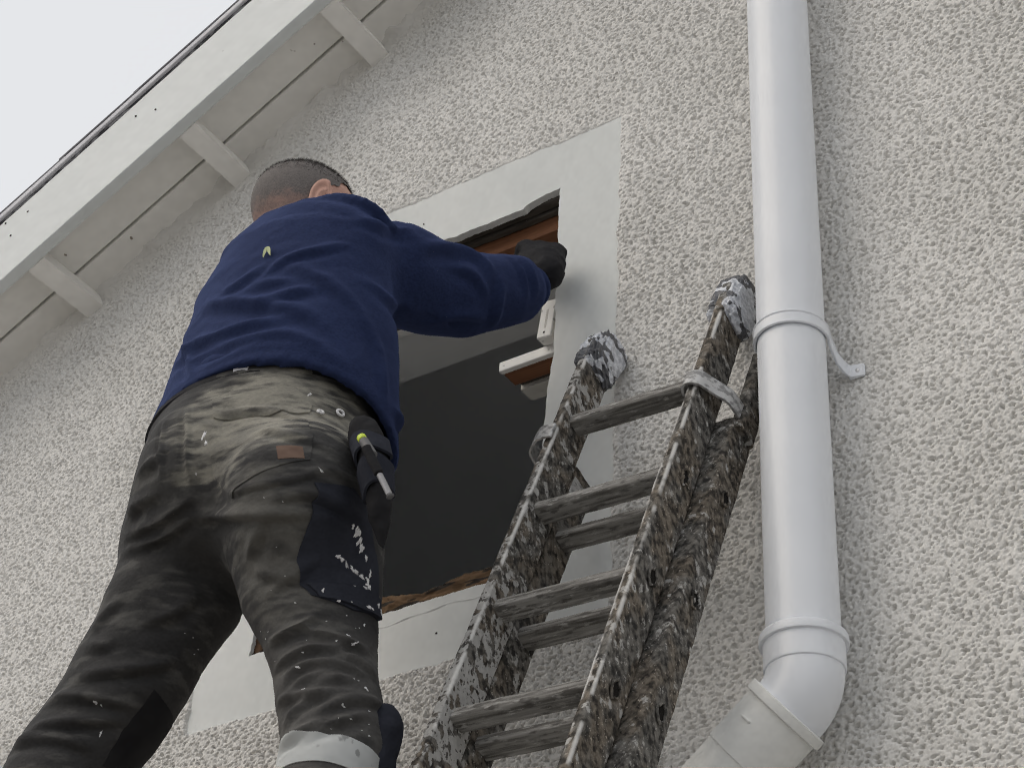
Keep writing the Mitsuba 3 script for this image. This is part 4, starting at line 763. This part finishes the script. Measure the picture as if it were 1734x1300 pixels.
def c_hair(p, n, uv):
    b = fbm(p.x * 520, p.y * 520, p.z * 330, 2); a = fbm(p.x * 60, p.y * 60, p.z * 60, 3)
    q = (p.z - float(HEAD[2])) / .105 + .5 * (a - .5)
    dens = smoothstep(-.75, .75, q)                       # clippered shorter towards the nape: fewer dark hairs to the inch
    hair = mix((.085, .077, .075), (.18, .165, .16), b)
    return mix((.34, .225, .19), hair, smoothstep(-.02, .55, dens * 1.0 - .30 * b + .12))
bsdf('cropped_hair', proc(c_hair), .8, .25, bump=lambda p, n, uv: .0008 * fbm(p.x * 600, p.y * 600, p.z * 400, 2))
bsdf('hair_dark', (.03, .026, .024), .6, .3)
bsdf('eye_white', (.7, .7, .68), .2, .5)
bsdf('boot_leather', proc(lambda p, n, uv: mix((.03, .025, .02), (.07, .055, .045), fbm(p.x * 30, p.y * 30, p.z * 30, 3))), .7, .3)
bsdf('rubber_sole', (.02, .02, .02), .9, .2)
bsdf('scaffold_wood', proc(lambda p, n, uv: mix((.20, .15, .10), (.34, .27, .19), fbm(p.x * 4, p.y * 60, p.z * 60, 3))), .85, .2)
bsdf('galvanised', (.45, .46, .47), .45, .5, metallic=.7)

FLOOR = 2.33     # the boards he stands on
def sd_capsule(P, a, b, ra, rb):
    a, b = np.asarray(a, float), np.asarray(b, float); d = b - a; t = np.clip(((P - a) @ d) / (d @ d), 0, 1)
    return np.linalg.norm(P - a - t[:, None] * d, axis=1) - (ra + (rb - ra) * t)
def sd_ell(P, c, axes, r):
    q = np.stack([(P - c) @ a for a in axes], 1); k = np.linalg.norm(q / r, axis=1) + 1e-9; k2 = np.linalg.norm(q / np.square(r), axis=1) + 1e-9
    return k * (k - 1) / k2
thing('person', 'man seen from behind in navy fleece and paint-stained work trousers, reaching into the window opening', 'person')

# skin: head, neck and the body under the clothes, one surface
UP = V(0, 0, 1)
def hp_(f, s, u): return HEAD + HF * f + HS * s + UP * u
def shrink(r, k=.034): r = np.array(r, float); r[:, 6:] = np.maximum(r[:, 6:] - k, .02); return r
def head_sdf(P):
    d = sd_ell(P, hp_(-.008, 0, .018), (HF, HS, UP), V(.097, .077, .088))
    d = smin(d, sd_ell(P, hp_(.028, 0, -.035), (HF, HS, UP), V(.062, .060, .078)), .03)
    d = smin(d, sd_ell(P, hp_(.052, 0, -.092), (HF, HS, UP), V(.030, .034, .024)), .03)
    d = smin(d, sd_capsule(P, hp_(.087, 0, .004), hp_(.103, 0, -.030), .007, .012), .014)
    for s in (-1, 1):
        d = smin(d, sd_capsule(P, hp_(.082, s * .014, .018), hp_(.066, s * .046, .015), .009, .009), .012)
        d = -smin(-d, np.linalg.norm(P - hp_(.089, s * .031, .001), axis=1) - .012, .010)
    d = smin(d, sd_capsule(P, hp_(.086, .016, -.063), hp_(.086, -.016, -.063), .006, .006), .008)
    return d
NECK = V(-1.862, -.495, 3.765)
def body_sdf(P):
    d = smin(chain_sdf(P, shrink(B_TORSO[2:])), chain_sdf(P, shrink(B_RARM, .02)), .03); d = smin(d, chain_sdf(P, shrink(B_LARM, .02)), .03)
    d = smin(d, chain_sdf(P, shrink(B_PELVIS)), .04); d = smin(d, chain_sdf(P, shrink(B_RLEG)), .03); d = smin(d, chain_sdf(P, shrink(B_LLEG)), .03)
    d = smin(d, sd_capsule(P, NECK, hp_(-.018, 0, -.05), .062, .056), .03)
    return smin(d, head_sdf(P), .015)
body = relax(nets(body_sdf, [-2.44, -.72, 2.40], [-1.52, -.08, 4.02], .0058), 4)
def ear(s):
    o = HS * s * .90 - HF * .42; o /= np.linalg.norm(o); f = HF - o * (HF @ o); f /= np.linalg.norm(f); u = UP * .97 - f * .20; u -= o * (u @ o); u /= np.linalg.norm(u)
    c = hp_(-.012, s * .083, -.012)
    def sd(P):
        q = np.stack([(P - c) @ f, (P - c) @ o, (P - c) @ u], 1); x = q[:, 0] / .019 + .22 * np.clip(-q[:, 2] / .03, 0, 1); z = q[:, 2] / .0325
        rr = np.sqrt(x * x + z * z)
        d = np.maximum((rr - 1) * .019, np.abs(q[:, 1]) - .0045)
        rim = np.sqrt(((rr - .90) * .019) ** 2 + (q[:, 1] - .0035) ** 2) - .0042
        rim = np.where(q[:, 0] > .012, 9, rim)
        d = smin(d, rim, .003)
        anti = np.sqrt((np.sqrt((q[:, 0] - .004) ** 2 + ((q[:, 2] + .004) * .75) ** 2) - .0105) ** 2 + (q[:, 1] - .004) ** 2) - .0026
        d = smin(d, np.where(q[:, 0] > .008, 9, anti), .003)
        bowl = sd_ell(P, c + f * .005 + o * .006 - u * .006, (f, o, u), V(.0075, .0085, .011)); d = -smin(-d, bowl, .002)
        lobe = sd_ell(P, c - u * .029 + f * .004, (f, o, u), V(.0085, .0055, .010)); d = smin(d, lobe, .005)
        root = sd_ell(P, c - o * .008 + f * .006, (f, o, u), V(.012, .009, .025)); return smin(d, root, .006)
    return relax(nets(sd, c - .048, c + .048, .0016), 2)
import manifold3d
def man(m): return manifold3d.Manifold(manifold3d.Mesh(np.asarray(m.vertices, np.float32), np.asarray(m.faces, np.uint32)))
def unman(q): r = q.to_mesh(); return trimesh.Trimesh(np.array(r.vert_properties[:, :3]), np.array(r.tri_verts), process=False)
body_all = man(body)
for s in (1, -1): body_all = body_all + man(ear(s))
body_all = sorted(body_all.decompose(), key=lambda q: -q.volume())[0]
put('person__body', unman(body_all), 'skin', smooth=60)
for s in (-1, 1):
    e = trimesh.creation.icosphere(2, .0115); e.apply_translation(hp_(.076, s * .031, .001)); put(num('person__eye'), e, 'eye_white', smooth=True)
# cropped hair: a thin coat over the scalp, ragged along its lower edge, with a tuft at the crown
hv, hf = np.asarray(body.vertices), np.asarray(body.faces); hn = vnormals(body)
def loc_head(P): q = P - HEAD; return q @ HF, q @ HS, q @ UP
fx, sx, ux = loc_head(hv)
def scalp(f, s, u):
    j = .006 * np.sin(s * 210) + .005 * np.sin(f * 170 + 1)
    line = np.where(f > .035, .050 + (f - .035) * .55, np.where(f > -.005, .012 + (f + .005) * .95, -.048 + 0 * f))
    return (u > line + j) & (np.abs(s) < .09) & (f < .088)
m_ = scalp(fx, sx, ux); fk = m_[hf].all(1); f_ = hf[fk]; used = np.unique(f_); mp = np.full(len(hv), -1); mp[used] = np.arange(len(used))
amp = .0016 + .0024 * np.clip((ux[used] - .02) / .08, 0, 1)
hm = trimesh.Trimesh(hv[used] + hn[used] * amp[:, None], mp[f_], process=False)
put('person__hair', halve(hm), 'cropped_hair', smooth=True)
sp, si = trimesh.sample.sample_surface(hm, 9000, seed=4); sn = hm.face_normals[si]
fh, sh_, uh = loc_head(sp); k_ = (uh > .045) & ((uh > .07) | (np.random.default_rng(2).random(len(sp)) < .45)); sp, sn, uh = sp[k_], sn[k_], uh[k_]
r_ = np.random.default_rng(6); ds = sn + HF * .5 + r_.normal(0, .25, sp.shape); ds /= np.linalg.norm(ds, axis=1, keepdims=True)
ln = (.0032 + .004 * np.clip((uh - .05) / .05, 0, 1))[:, None] * r_.uniform(.7, 1.3, (len(sp), 1)); sd_ = np.cross(ds, r_.normal(0, 1, sp.shape)); sd_ /= np.linalg.norm(sd_, axis=1, keepdims=True); sd2 = np.cross(ds, sd_)
w_ = .00035
vv = np.stack([sp + sd_ * w_, sp - sd_ * w_ * .5 + sd2 * w_, sp - sd_ * w_ * .5 - sd2 * w_, sp + ds * ln], 1).reshape(-1, 3); b4 = 4 * np.arange(len(sp))[:, None]
put('person__hair__strands', trimesh.Trimesh(vv, np.concatenate([b4 + [0, 1, 3], b4 + [1, 2, 3], b4 + [2, 0, 3]]), process=False), 'hair_dark', kind='stuff')

# fleece
def sweater_sdf(P):
    t = chain_sdf(P, B_TORSO); t = np.where(P[:, 2] < 3.45, np.maximum(t, -(t + .013)), t)
    d = smin(t, chain_sdf(P, B_RARM), .045); d = smin(d, chain_sdf(P, B_LARM), .045)
    return np.maximum(d, (3.318 - .36 * (P[:, 1] + .50) - P[:, 2]) * .85)
fleece = halve(relax(nets(sweater_sdf, [-2.2, -.74, 3.2], [-1.5, -.02, 3.95], .006)))
fleece = folds(fleece, SWEATER_FOLDS, lambda v: np.clip((v[:, 2] - (3.318 - .36 * (v[:, 1] + .50)) - .012) / .03, 0, 1))
fv, fnm = np.asarray(fleece.vertices), vnormals(fleece)
lump = (fb(fv, 7, 2) - .5) * .012 + (fb(fv * V(1, 1, 1.5), 19, 5) - .5) * .0035
fleece = relax(trimesh.Trimesh(fv + fnm * lump[:, None], fleece.faces, process=False), 1)
put('person__fleece', fleece, 'navy_fleece', 'navy fleece pullover rumpled in folds across the back', smooth=True)
# ribbed cuffs
for k, (c0, c1) in enumerate([(B_RARM[-2], B_RARM[-1]), (B_LARM[-2], B_LARM[-1])]):
    a = c1[:3] - c0[:3]; a /= np.linalg.norm(a); p = [c1[:3] + a * q for q in (-.004, .002, .006, .012, .013, .010)]
    put(num('person__fleece__cuff'), tube_rings(p, [a] * 6, np.array([.036, .040, .0405, .038, .034, .031]), 40), 'navy_fleece', smooth=50)

# trousers
GL = [(V(*g[:3]), g[3]) for g in B_GLUT]
def trouser_sdf(P):
    d = smin(chain_sdf(P, B_RLEG), chain_sdf(P, B_LLEG), .02); d = smin(d, chain_sdf(P, B_PELVIS), .05)
    for c, r in GL: d = smin(d, np.linalg.norm(P - c, axis=1) - r, .05)
    return d
trousers = halve(relax(nets(trouser_sdf, [-2.47, -.76, 2.33], [-1.5, -.28, 3.50], .006)))
trousers = folds(trousers, TROUSER_FOLDS)
tv, tn_ = np.asarray(trousers.vertices), vnormals(trousers)
lump = (fb(tv * V(1, 1, 1.4), 9, 7) - .5) * .011 + (fb(tv * V(.8, .8, 1.8), 24, 3) - .5) * .0014
trousers = relax(trimesh.Trimesh(tv + tn_ * lump[:, None], trousers.faces, process=False), 1)
put('person__trousers', trousers, 'work_trouser', 'charcoal work trousers dusty on the seat and spattered with white paint', smooth=True)
tv, tn_ = np.asarray(trousers.vertices), vnormals(trousers); tf = np.asarray(trousers.faces)

def clip_faces(centre, rad, normal, planes, facing=.05):
    k = (np.linalg.norm(tv - centre, axis=1) < rad) & (tn_ @ normal > facing); fk = tf[k[tf].all(1)]
    used = np.unique(fk); mp = np.full(len(tv), -1); mp[used] = np.arange(len(used)); m = trimesh.Trimesh(tv[used], mp[fk], process=False)
    for o, n in planes: m = trimesh.intersections.slice_mesh_plane(m, n, o)
    m.merge_vertices()
    return m
def shell(m, t, under=.0015):
    n = vnormals(m); v = np.asarray(m.vertices); f = np.asarray(m.faces); N = len(v)
    e = np.sort(f[:, [0, 1, 1, 2, 2, 0]].reshape(-1, 2), axis=1); d = f[:, [0, 1, 1, 2, 2, 0]].reshape(-1, 2)
    _, inv, cnt = np.unique(e, axis=0, return_inverse=True, return_counts=True); b = d[cnt[inv.ravel()] == 1]
    rim = np.vstack([np.column_stack([b[:, 1], b[:, 0], b[:, 0] + N]), np.column_stack([b[:, 1], b[:, 0] + N, b[:, 1] + N])])
    rim = rim[:, ::-1]
    return trimesh.Trimesh(np.vstack([v + n * t, v - n * under]), np.vstack([f, rim]), process=False)
def add_patch(key, which, mat, t, label=None):
    q = PATCHES[which]; c, n, p = V(*q['c']), V(*q['n']), np.array(q['p']); ctr = p.mean(0)
    from scipy.spatial import ConvexHull
    a = np.cross(n, UP); a /= np.linalg.norm(a); b = np.cross(n, a); h = ConvexHull(np.column_stack([(p - ctr) @ a, (p - ctr) @ b])); pl = []
    hv_ = p[h.vertices]
    for u, w in zip(hv_, np.roll(hv_, -1, 0)):
        inn = np.cross(n, w - u); inn *= np.sign(inn @ (ctr - u)); pl.append((u, inn / np.linalg.norm(inn)))
    m = clip_faces(ctr, np.linalg.norm(p - ctr, axis=1).max() + .03, n, pl)
    put(key, shell(m, t), mat, label, smooth=50)
add_patch('person__trousers__cargo_pocket', 'cargo', 'navy_canvas', .0035, 'dark navy thigh pocket smeared with white paint')
add_patch('person__trousers__pocket_flap', 'cargo_flap', 'navy_canvas', .008)
add_patch('person__trousers__pocket_flap_001', 'flap', 'work_trouser', .003)
add_patch('person__trousers__seat_panel', 'seat', 'work_trouser', .0022)
add_patch('person__trousers__leather_label', 'label', 'leather_label', .003, 'small reddish brown leather label on the back pocket')
add_patch('person__trousers__gusset', 'gusset', 'black_canvas', .0015, 'black stretch panel inside the calf')
kp = V(*PTS['kneepad']) + V(-.012, .004, -.004); kx, ky = V(.8, .6, 0), V(-.6, .8, 0)
kpm = halve(relax(nets(lambda P: smin(sd_ell(P, kp, (kx, ky, UP), V(.030, .045, .040)), sd_ell(P, kp + V(-.006, 0, -.055), (kx, ky, UP), V(.028, .045, .042)), .018), kp - .12, kp + .12, .005), 3))
v = np.asarray(kpm.vertices); kpm = trimesh.Trimesh(v + vnormals(kpm) * ((fb(v * V(1, 1, .6), 40, 3) - .5) * .010)[:, None], kpm.faces, process=False)
put('person__trousers__knee_pad_pocket', kpm, 'navy_canvas', smooth=True)
# reflective band round the right shin
bc = V(-1.655, -.485, 2.775); ba = B_RLEG[6][:3] - B_RLEG[7][:3]; ba /= np.linalg.norm(ba)
k = (np.linalg.norm(tv - bc, axis=1) < .16) & (tv[:, 0] > -1.85); fk = tf[k[tf].all(1)]; used = np.unique(fk); mp = np.full(len(tv), -1); mp[used] = np.arange(len(used))
m = trimesh.Trimesh(tv[used], mp[fk], process=False)
BAND_TOP, BAND_H = -.012, .046
for o, n in ((bc + ba * BAND_TOP, -ba), (bc + ba * (BAND_TOP - BAND_H), ba)): m = trimesh.intersections.slice_mesh_plane(m, n, o)
m.merge_vertices(); put('person__trousers__reflective_band', shell(m, .0018), 'reflective_tape', 'pale grey reflective band round the lower leg', smooth=50)
# paint spots: dried drops standing on the cloth
r_ = np.random.default_rng(12); parts = []
def splat(x, nrm, a, b, ang, lift=0.0):
    nrm = nrm / np.linalg.norm(nrm); e1 = np.cross(UP, nrm); e1 /= np.linalg.norm(e1); e2 = np.cross(nrm, e1)
    ca, sa = math.cos(math.radians(ang)), math.sin(math.radians(ang)); d1, d2 = e1 * ca + e2 * sa, -e1 * sa + e2 * ca
    n = 26; t = np.arange(n) * 2 * np.pi / n; w = 1 + .30 * np.sin(2 * t + r_.uniform(0, 6)) * r_.uniform(.3, 1) + .26 * np.sin(3 * t + r_.uniform(0, 6)) + .20 * np.sin(5 * t + r_.uniform(0, 6)) + .14 * np.sin(8 * t + r_.uniform(0, 6))
    ring = x + (a * np.cos(t) * w)[:, None] * d1 + (b * np.sin(t) * w)[:, None] * d2
    if max(a, b) > .002:
        from scipy.spatial import cKDTree
        j = TREE.query(ring)[1]; ring = ring + nrm * ((tv[j] - ring) @ nrm)[:, None]
    v = np.vstack([ring - nrm * .001, ring * .35 + x * .65 + nrm * .0007, [x + nrm * .0008]])
    v[n:2 * n] = ring + (x - ring) * .3 + nrm * .0006
    v = v + nrm * lift
    i = np.arange(n); j = (i + 1) % n
    return trimesh.Trimesh(v, np.vstack([np.stack([i, j, n + j], 1), np.stack([i, n + j, n + i], 1), np.stack([n + i, n + j, 0 * i + 2 * n], 1)]), process=False)
from scipy.spatial import cKDTree
TREE = cKDTree(tv)
for q in SPOTS:
    x, nrm = V(*q[:3]), V(*q[3:6]); j = TREE.query(x)[1]; lift = (.0, .0038, .0082)[q[9]]
    parts.append(splat(tv[j] + 0 * x, tn_[j], q[6] * .001, q[7] * .001, q[8], lift))
cand = np.where((tv[:, 1] < -.45) & (tv[:, 0] > -1.80) & (tv[:, 2] < 3.1) & (tn_[:, 1] < -.2))[0]
for j in r_.choice(cand, 40): parts.append(splat(tv[j], tn_[j], r_.uniform(.0006, .0014), r_.uniform(.0006, .0012), 0))
put('person__trousers__paint_spots', cat(parts), 'dried_paint', kind='stuff', smooth=50)
# waistband, belt loops, press studs
wb = [r for r in B_PELVIS[0:1]]
def waist(z, k):
    r = B_PELVIS[0]; lo_ = B_PELVIS[1]; t = (r[2] - z) / (r[2] - lo_[2]); c = r[:3] + (lo_[:3] - r[:3]) * t; a = r[6] + (lo_[6] - r[6]) * t + k; b = r[7] + (lo_[7] - r[7]) * t + k
    return c, a, b
ang = np.arange(96) * 2 * np.pi / 96; LATB = V(*B_PELVIS[0][3:6]); DEPB = np.cross(UP, LATB); rows = []
for z, k in ((3.364, .000), (3.366, .0035), (3.388, .0042), (3.402, .0040), (3.416, .0032), (3.418, .000)):
    c, a, b = waist(z, k); rows.append(c + a * np.cos(ang)[:, None] * LATB + b * np.sin(ang)[:, None] * DEPB)
v = np.vstack(rows); i = np.arange(96); j = (i + 1) % 96
wm_ = trimesh.Trimesh(v, np.vstack([np.vstack([np.stack([q * 96 + i, q * 96 + j, q * 96 + 96 + j], 1), np.stack([q * 96 + i, q * 96 + 96 + j, q * 96 + 96 + i], 1)]) for q in range(5)]), process=False)
put('person__trousers__waistband', wm_, 'black_canvas', smooth=50)
def on_waist(phi, z, k=.0068):
    c, a, b = waist(z, k); return c + a * math.cos(phi) * LATB + b * math.sin(phi) * DEPB, LATB * math.cos(phi) / a + DEPB * math.sin(phi) / b
for k, phi in enumerate(np.radians([-62, -25])):
    x, nrm = on_waist(phi, 3.394); nrm /= np.linalg.norm(nrm); e1 = np.cross(UP, nrm); e1 /= np.linalg.norm(e1)
    put(num('person__trousers__belt_loop'), in_frame(box_between(-.0135 + .004 * (k > 0), .0135 - .004 * (k > 0), -.004, .003, -.024, .020, .0015), x, e1, nrm, UP), 'undercloak' if k == 0 else 'black_canvas')
for e in PTS['eyelets']:
    x, nrm = V(*e[:3]), V(*e[3:]); nrm /= np.linalg.norm(nrm); j = TREE.query(x)[1]; x = tv[j] + nrm * .006
    e1 = np.cross(UP, nrm); e1 /= np.linalg.norm(e1); e2 = np.cross(nrm, e1); t = np.linspace(0, 2 * np.pi, 25)[:-1]; s_ = .0058 if nrm[0] > .7 else .0042
    put(num('person__trousers__press_stud'), tube(x + s_ * (np.cos(t)[:, None] * e1 + np.sin(t)[:, None] * e2), .0021, 8, closed=True), 'dried_paint', smooth=50)
# hanging pouch at the right hip
hol = nets(lambda P: chain_sdf(P, B_HOLSTER), B_HOLSTER[:, :3].min(0) - .09, B_HOLSTER[:, :3].max(0) + .09, .005)
hol = halve(relax(hol, 4)); v, n_ = np.asarray(hol.vertices), vnormals(hol); hol = trimesh.Trimesh(v + n_ * ((fb(v * V(1, 1, .45), 26, 4) - .5) * .018 + (fb(v * V(1, 1, .4), 70, 4) - .5) * .005)[:, None], hol.faces, process=False)
put('person__trousers__holster_pocket', hol, 'black_canvas', 'black hanging holster pocket at the right hip', smooth=True)
hr = B_HOLSTER; hax = hr[2][:3] - hr[0][:3]; hax /= np.linalg.norm(hax)
def on_holster(t, phi, k=.004):
    i = min(int(t), 3); r = hr[i] + (hr[i + 1] - hr[i]) * (t - i); u = r[3:6] - hax * (r[3:6] @ hax); u /= np.linalg.norm(u); w = np.cross(hax, u)
    return r[:3] + (r[6] + k) * math.cos(phi) * u + (r[7] + k) * math.sin(phi) * w
for k, (t0, t1) in enumerate(((.55, .95), (1.35, 2.05))):          # overlapping pocket mouths
    ph = np.linspace(0, 2 * np.pi, 41)[:-1]; rr = []
    for t, kk in ((t0, .003), (t0 - .02, .0065), (t1 + .10 * 1, .0060), (t1 + .12, .002)): rr.append(np.array([on_holster(t + .10 * math.sin(q * 2 + k), q, kk + .002 * math.sin(q * 3 + k)) for q in ph]))
    v = np.vstack(rr); i = np.arange(40); j = (i + 1) % 40
    put(num('person__trousers__holster_pocket__pocket'), trimesh.Trimesh(v, np.vstack([np.vstack([np.stack([q * 40 + i, q * 40 + j, q * 40 + 40 + j], 1), np.stack([q * 40 + i, q * 40 + 40 + j, q * 40 + 40 + i], 1)]) for q in range(3)]), process=False), 'navy_canvas', smooth=50)

# gloves: palm, four curled fingers and a thumb
def hand(wrist, d, back, side, key):
    d = d / np.linalg.norm(d); back = back - d * (back @ d); back /= np.linalg.norm(back); l = np.cross(d, back) * side; l /= np.linalg.norm(l)
    segs = []; pal0 = wrist - d * .02; pal1 = wrist + d * .088
    def sd(P):
        o = sd_capsule(P, pal0, wrist + d * .02, .031, .032)
        for k in (-1, 0, 1): o = smin(o, sd_capsule(P, wrist + d * .02 + l * .017 * k, pal1 + l * .027 * k - d * .004 * abs(k), .021, .0165), .014)
        return o
    fs = []
    for k in range(4):
        a = pal1 + l * (-.036 + .024 * k) - d * (.004, 0, .003, .010)[k]; L = (.040, .045, .041, .032)[k]; th = 0; pts = [a]
        for j, (turn, q) in enumerate(((68 + 4 * k, 1.0), (78, .66), (52, .52))):
            th += math.radians(turn); a = a + (d * math.cos(th) - back * math.sin(th)) * L * q; pts.append(a)
        fs.append(pts)
    t0 = wrist + d * .03 - l * .030 - back * .006; th_ = [t0, t0 + d * .036 - l * .016 - back * .016, t0 + d * .058 - l * .004 - back * .040]
    def full(P):
        o = sd(P)
        for k, pts in enumerate(fs):
            f_ = np.minimum.reduce([sd_capsule(P, pts[i], pts[i + 1], (.0125, .0115, .0105)[i], (.0115, .0105, .0095)[i]) for i in range(3)]); o = smin(o, f_, .0035)
        return smin(o, np.minimum(sd_capsule(P, th_[0], th_[1], .0155, .0125), sd_capsule(P, th_[1], th_[2], .0125, .0105)), .008)
    allp = np.vstack([np.vstack(fs), th_, pal0, pal1]); m = relax(nets(full, allp.min(0) - .05, allp.max(0) + .05, .0026), 1)
    v = np.asarray(m.vertices); put(key, trimesh.Trimesh(v + vnormals(m) * ((fb(v, 75, 2) - .5) * .0045)[:, None], m.faces, process=False), 'glove_rubber', smooth=True)
RWR = V(*PTS['wrist']); hand(RWR, V(*PTS['handtip']) - RWR, V(.62, -.70, .30), 1, 'person__glove')
LWR = V(*PTS['lwrist'])
hand(LWR, V(.10, .45, .88), V(-.4, -.85, .35), -1, 'person__glove_001')
labels['person__glove'] = {'label': 'black work glove closed on the frame at the top corner of the window'}

# boots
def boot(ank, yaw, key):
    f = V(math.sin(yaw), math.cos(yaw), 0); s = V(f[1], -f[0], 0); b = V(ank[0], ank[1], FLOOR)
    def sd(P):
        o = sd_capsule(P, b + UP * .20 - f * .01, b + UP * .09 - f * .012, .050, .048)
        o = smin(o, sd_ell(P, b - f * .035 + UP * .055, (f, s, UP), V(.062, .042, .060)), .03)
        o = smin(o, sd_ell(P, b + f * .075 + UP * .050, (f, s, UP), V(.095, .046, .044)), .04); o = smin(o, sd_ell(P, b + f * .150 + UP * .048, (f, s, UP), V(.052, .044, .036)), .03)
        return np.maximum(o, FLOOR + .024 - P[:, 2])
    put(key, relax(nets(sd, b + V(-.24, -.24, 0), b + V(.24, .24, .27), .006), 2), 'boot_leather', smooth=40)
    t = np.linspace(0, 2 * np.pi, 41)[:-1]; ol = np.column_stack([.052 + .152 * np.cos(t), .047 * np.sin(t) * (1 + .06 * np.cos(t))]); m = trimesh.creation.extrude_polygon(Polygon(ol), .024)
    put(key + '__sole', in_frame(m, b + UP * .0005, f, s, UP), 'rubber_sole')
boot(V(-1.675, -.525, 0), .25, 'person__boot'); boot(V(-2.355, -.54, 0), -.45, 'person__boot_001')

# things he carries
def rod(key, a, b, ra, mat, *lab, n=20, **k):
    a, b = V(*a), V(*b); d = (b - a) / np.linalg.norm(b - a); L = np.linalg.norm(b - a)
    put(key, lathe([(0, .0001), (.0, ra * .7), (.0015, ra), (L - .0015, ra), (L, ra * .7), (L, .0001)], a, d, n), mat, *lab, smooth=40, **k)
bsdf('lime_plastic', (.50, .62, .05), .4, .5); bsdf('grey_plastic', (.10, .10, .105), .5, .4); bsdf('bright_steel', (.30, .30, .31), .45, .5, metallic=.5)
p0, p1 = V(*PTS['pen0']), V(*PTS['pen1']); dpen = (p1 - p0) / np.linalg.norm(p1 - p0)
thing('marker_pen', 'grey marker pen with a lime green end standing in the holster pocket', 'pen')
rod('marker_pen__cap', p0, p0 + dpen * .010, .0068, 'lime_plastic'); rod('marker_pen__barrel', p0 + dpen * .0102, p0 + dpen * .05, .0072, 'grey_plastic')
q0, q1 = V(*PTS['tool0']), V(*PTS['tool1']); dt = (q1 - q0) / np.linalg.norm(q1 - q0)
thing('hand_tool', 'bright steel hand tool sticking down out of the holster pocket', 'tool')
rod('hand_tool__shank', q0, q1, .0046, 'bright_steel'); rod('hand_tool__tip', q1 + dt * .0002, q1 + dt * .004, .0060, 'grey_plastic'); rod('hand_tool__handle', q0 - dt * .05, q0 - dt * .0002, .0070, 'black_canvas')
# leaf stuck on the fleece
lx = V(*PTS['leaf'][:3]); ln_ = V(*PTS['leaf'][3:]); ln_ /= np.linalg.norm(ln_); FT_ = cKDTree(np.asarray(fleece.vertices)); lx = np.asarray(fleece.vertices)[FT_.query(lx)[1]]
e1 = np.cross(UP, ln_); e1 /= np.linalg.norm(e1); e2 = np.cross(ln_, e1)
t = np.linspace(0, 1, 15); mid = np.column_stack([-.0065 + .013 * t, .0105 - 36e-3 * (t - .5) ** 2 * 1.5 - .0045 * (t > 2), .0035 + .004 * np.sin(np.pi * t)]); wd = .0046 * np.sin(np.pi * np.clip(t * .96 + .02, 0, 1)) ** .7
tg = np.gradient(mid, axis=0); tg /= np.linalg.norm(tg, axis=1, keepdims=True); nr = np.column_stack([-tg[:, 1], tg[:, 0], 0 * t])
L_, R_ = mid + nr * wd[:, None], mid - nr * wd[:, None]; L_[:, 2] += .0018; R_[:, 2] += .0012
g3 = np.vstack([L_, mid, R_]); n15 = 15; i = np.arange(14)
lf = np.vstack([np.column_stack([i, i + 1, i + 16]), np.column_stack([i, i + 16, i + 15]), np.column_stack([i + 15, i + 16, i + 31]), np.column_stack([i + 15, i + 31, i + 30])])
g3 = np.vstack([g3, g3 - [0, 0, .0006]]); lf = np.vstack([lf, lf[:, ::-1] + 45])
scene['leaf_green'] = {'type': 'twosided', 'bsdf': {'type': 'principled', 'base_color': proc(lambda p, n, uv: mix((.36, .42, .20), (.52, .55, .34), fbm(p.x * 300, p.y * 300, p.z * 300, 2))), 'roughness': .6}}
put('leaf', trimesh.Trimesh(lx + g3[:, :1] * e1 + g3[:, 1:2] * e2 + g3[:, 2:] * ln_, lf, process=False), 'leaf_green', 'small curled pale green leaf caught on the back of the navy fleece', 'leaf', smooth=True)

# ------------------------------------------------------------------ the staging under his feet, below the picture
thing('scaffold_staging', 'board staging on steel trestles under the man, below the edge of the picture', 'scaffold')
for k in range(3):
    put(num('scaffold_staging__board'), box_between(-2.95, -1.645, -.90 + .215 * k, -.69 + .215 * k, FLOOR - .038, FLOOR, .003), 'scaffold_wood')
for x in (-2.75, -1.85):
    key = num('scaffold_staging__trestle'); ms = [box_between(x - .02, x + .02, -.92, -.24, FLOOR - .078, FLOOR - .0385, .002)]
    for y0, y1 in ((-.84, -1.02), (-.32, -.16)): ms.append(tube([V(x, y0, FLOOR - .07), V(x, y1, 0)], .019, 12))
    ms.append(tube([V(x, -.95, .9), V(x, -.22, .9)], .014, 10))
    put(key, cat(ms), 'galvanised', smooth=40)
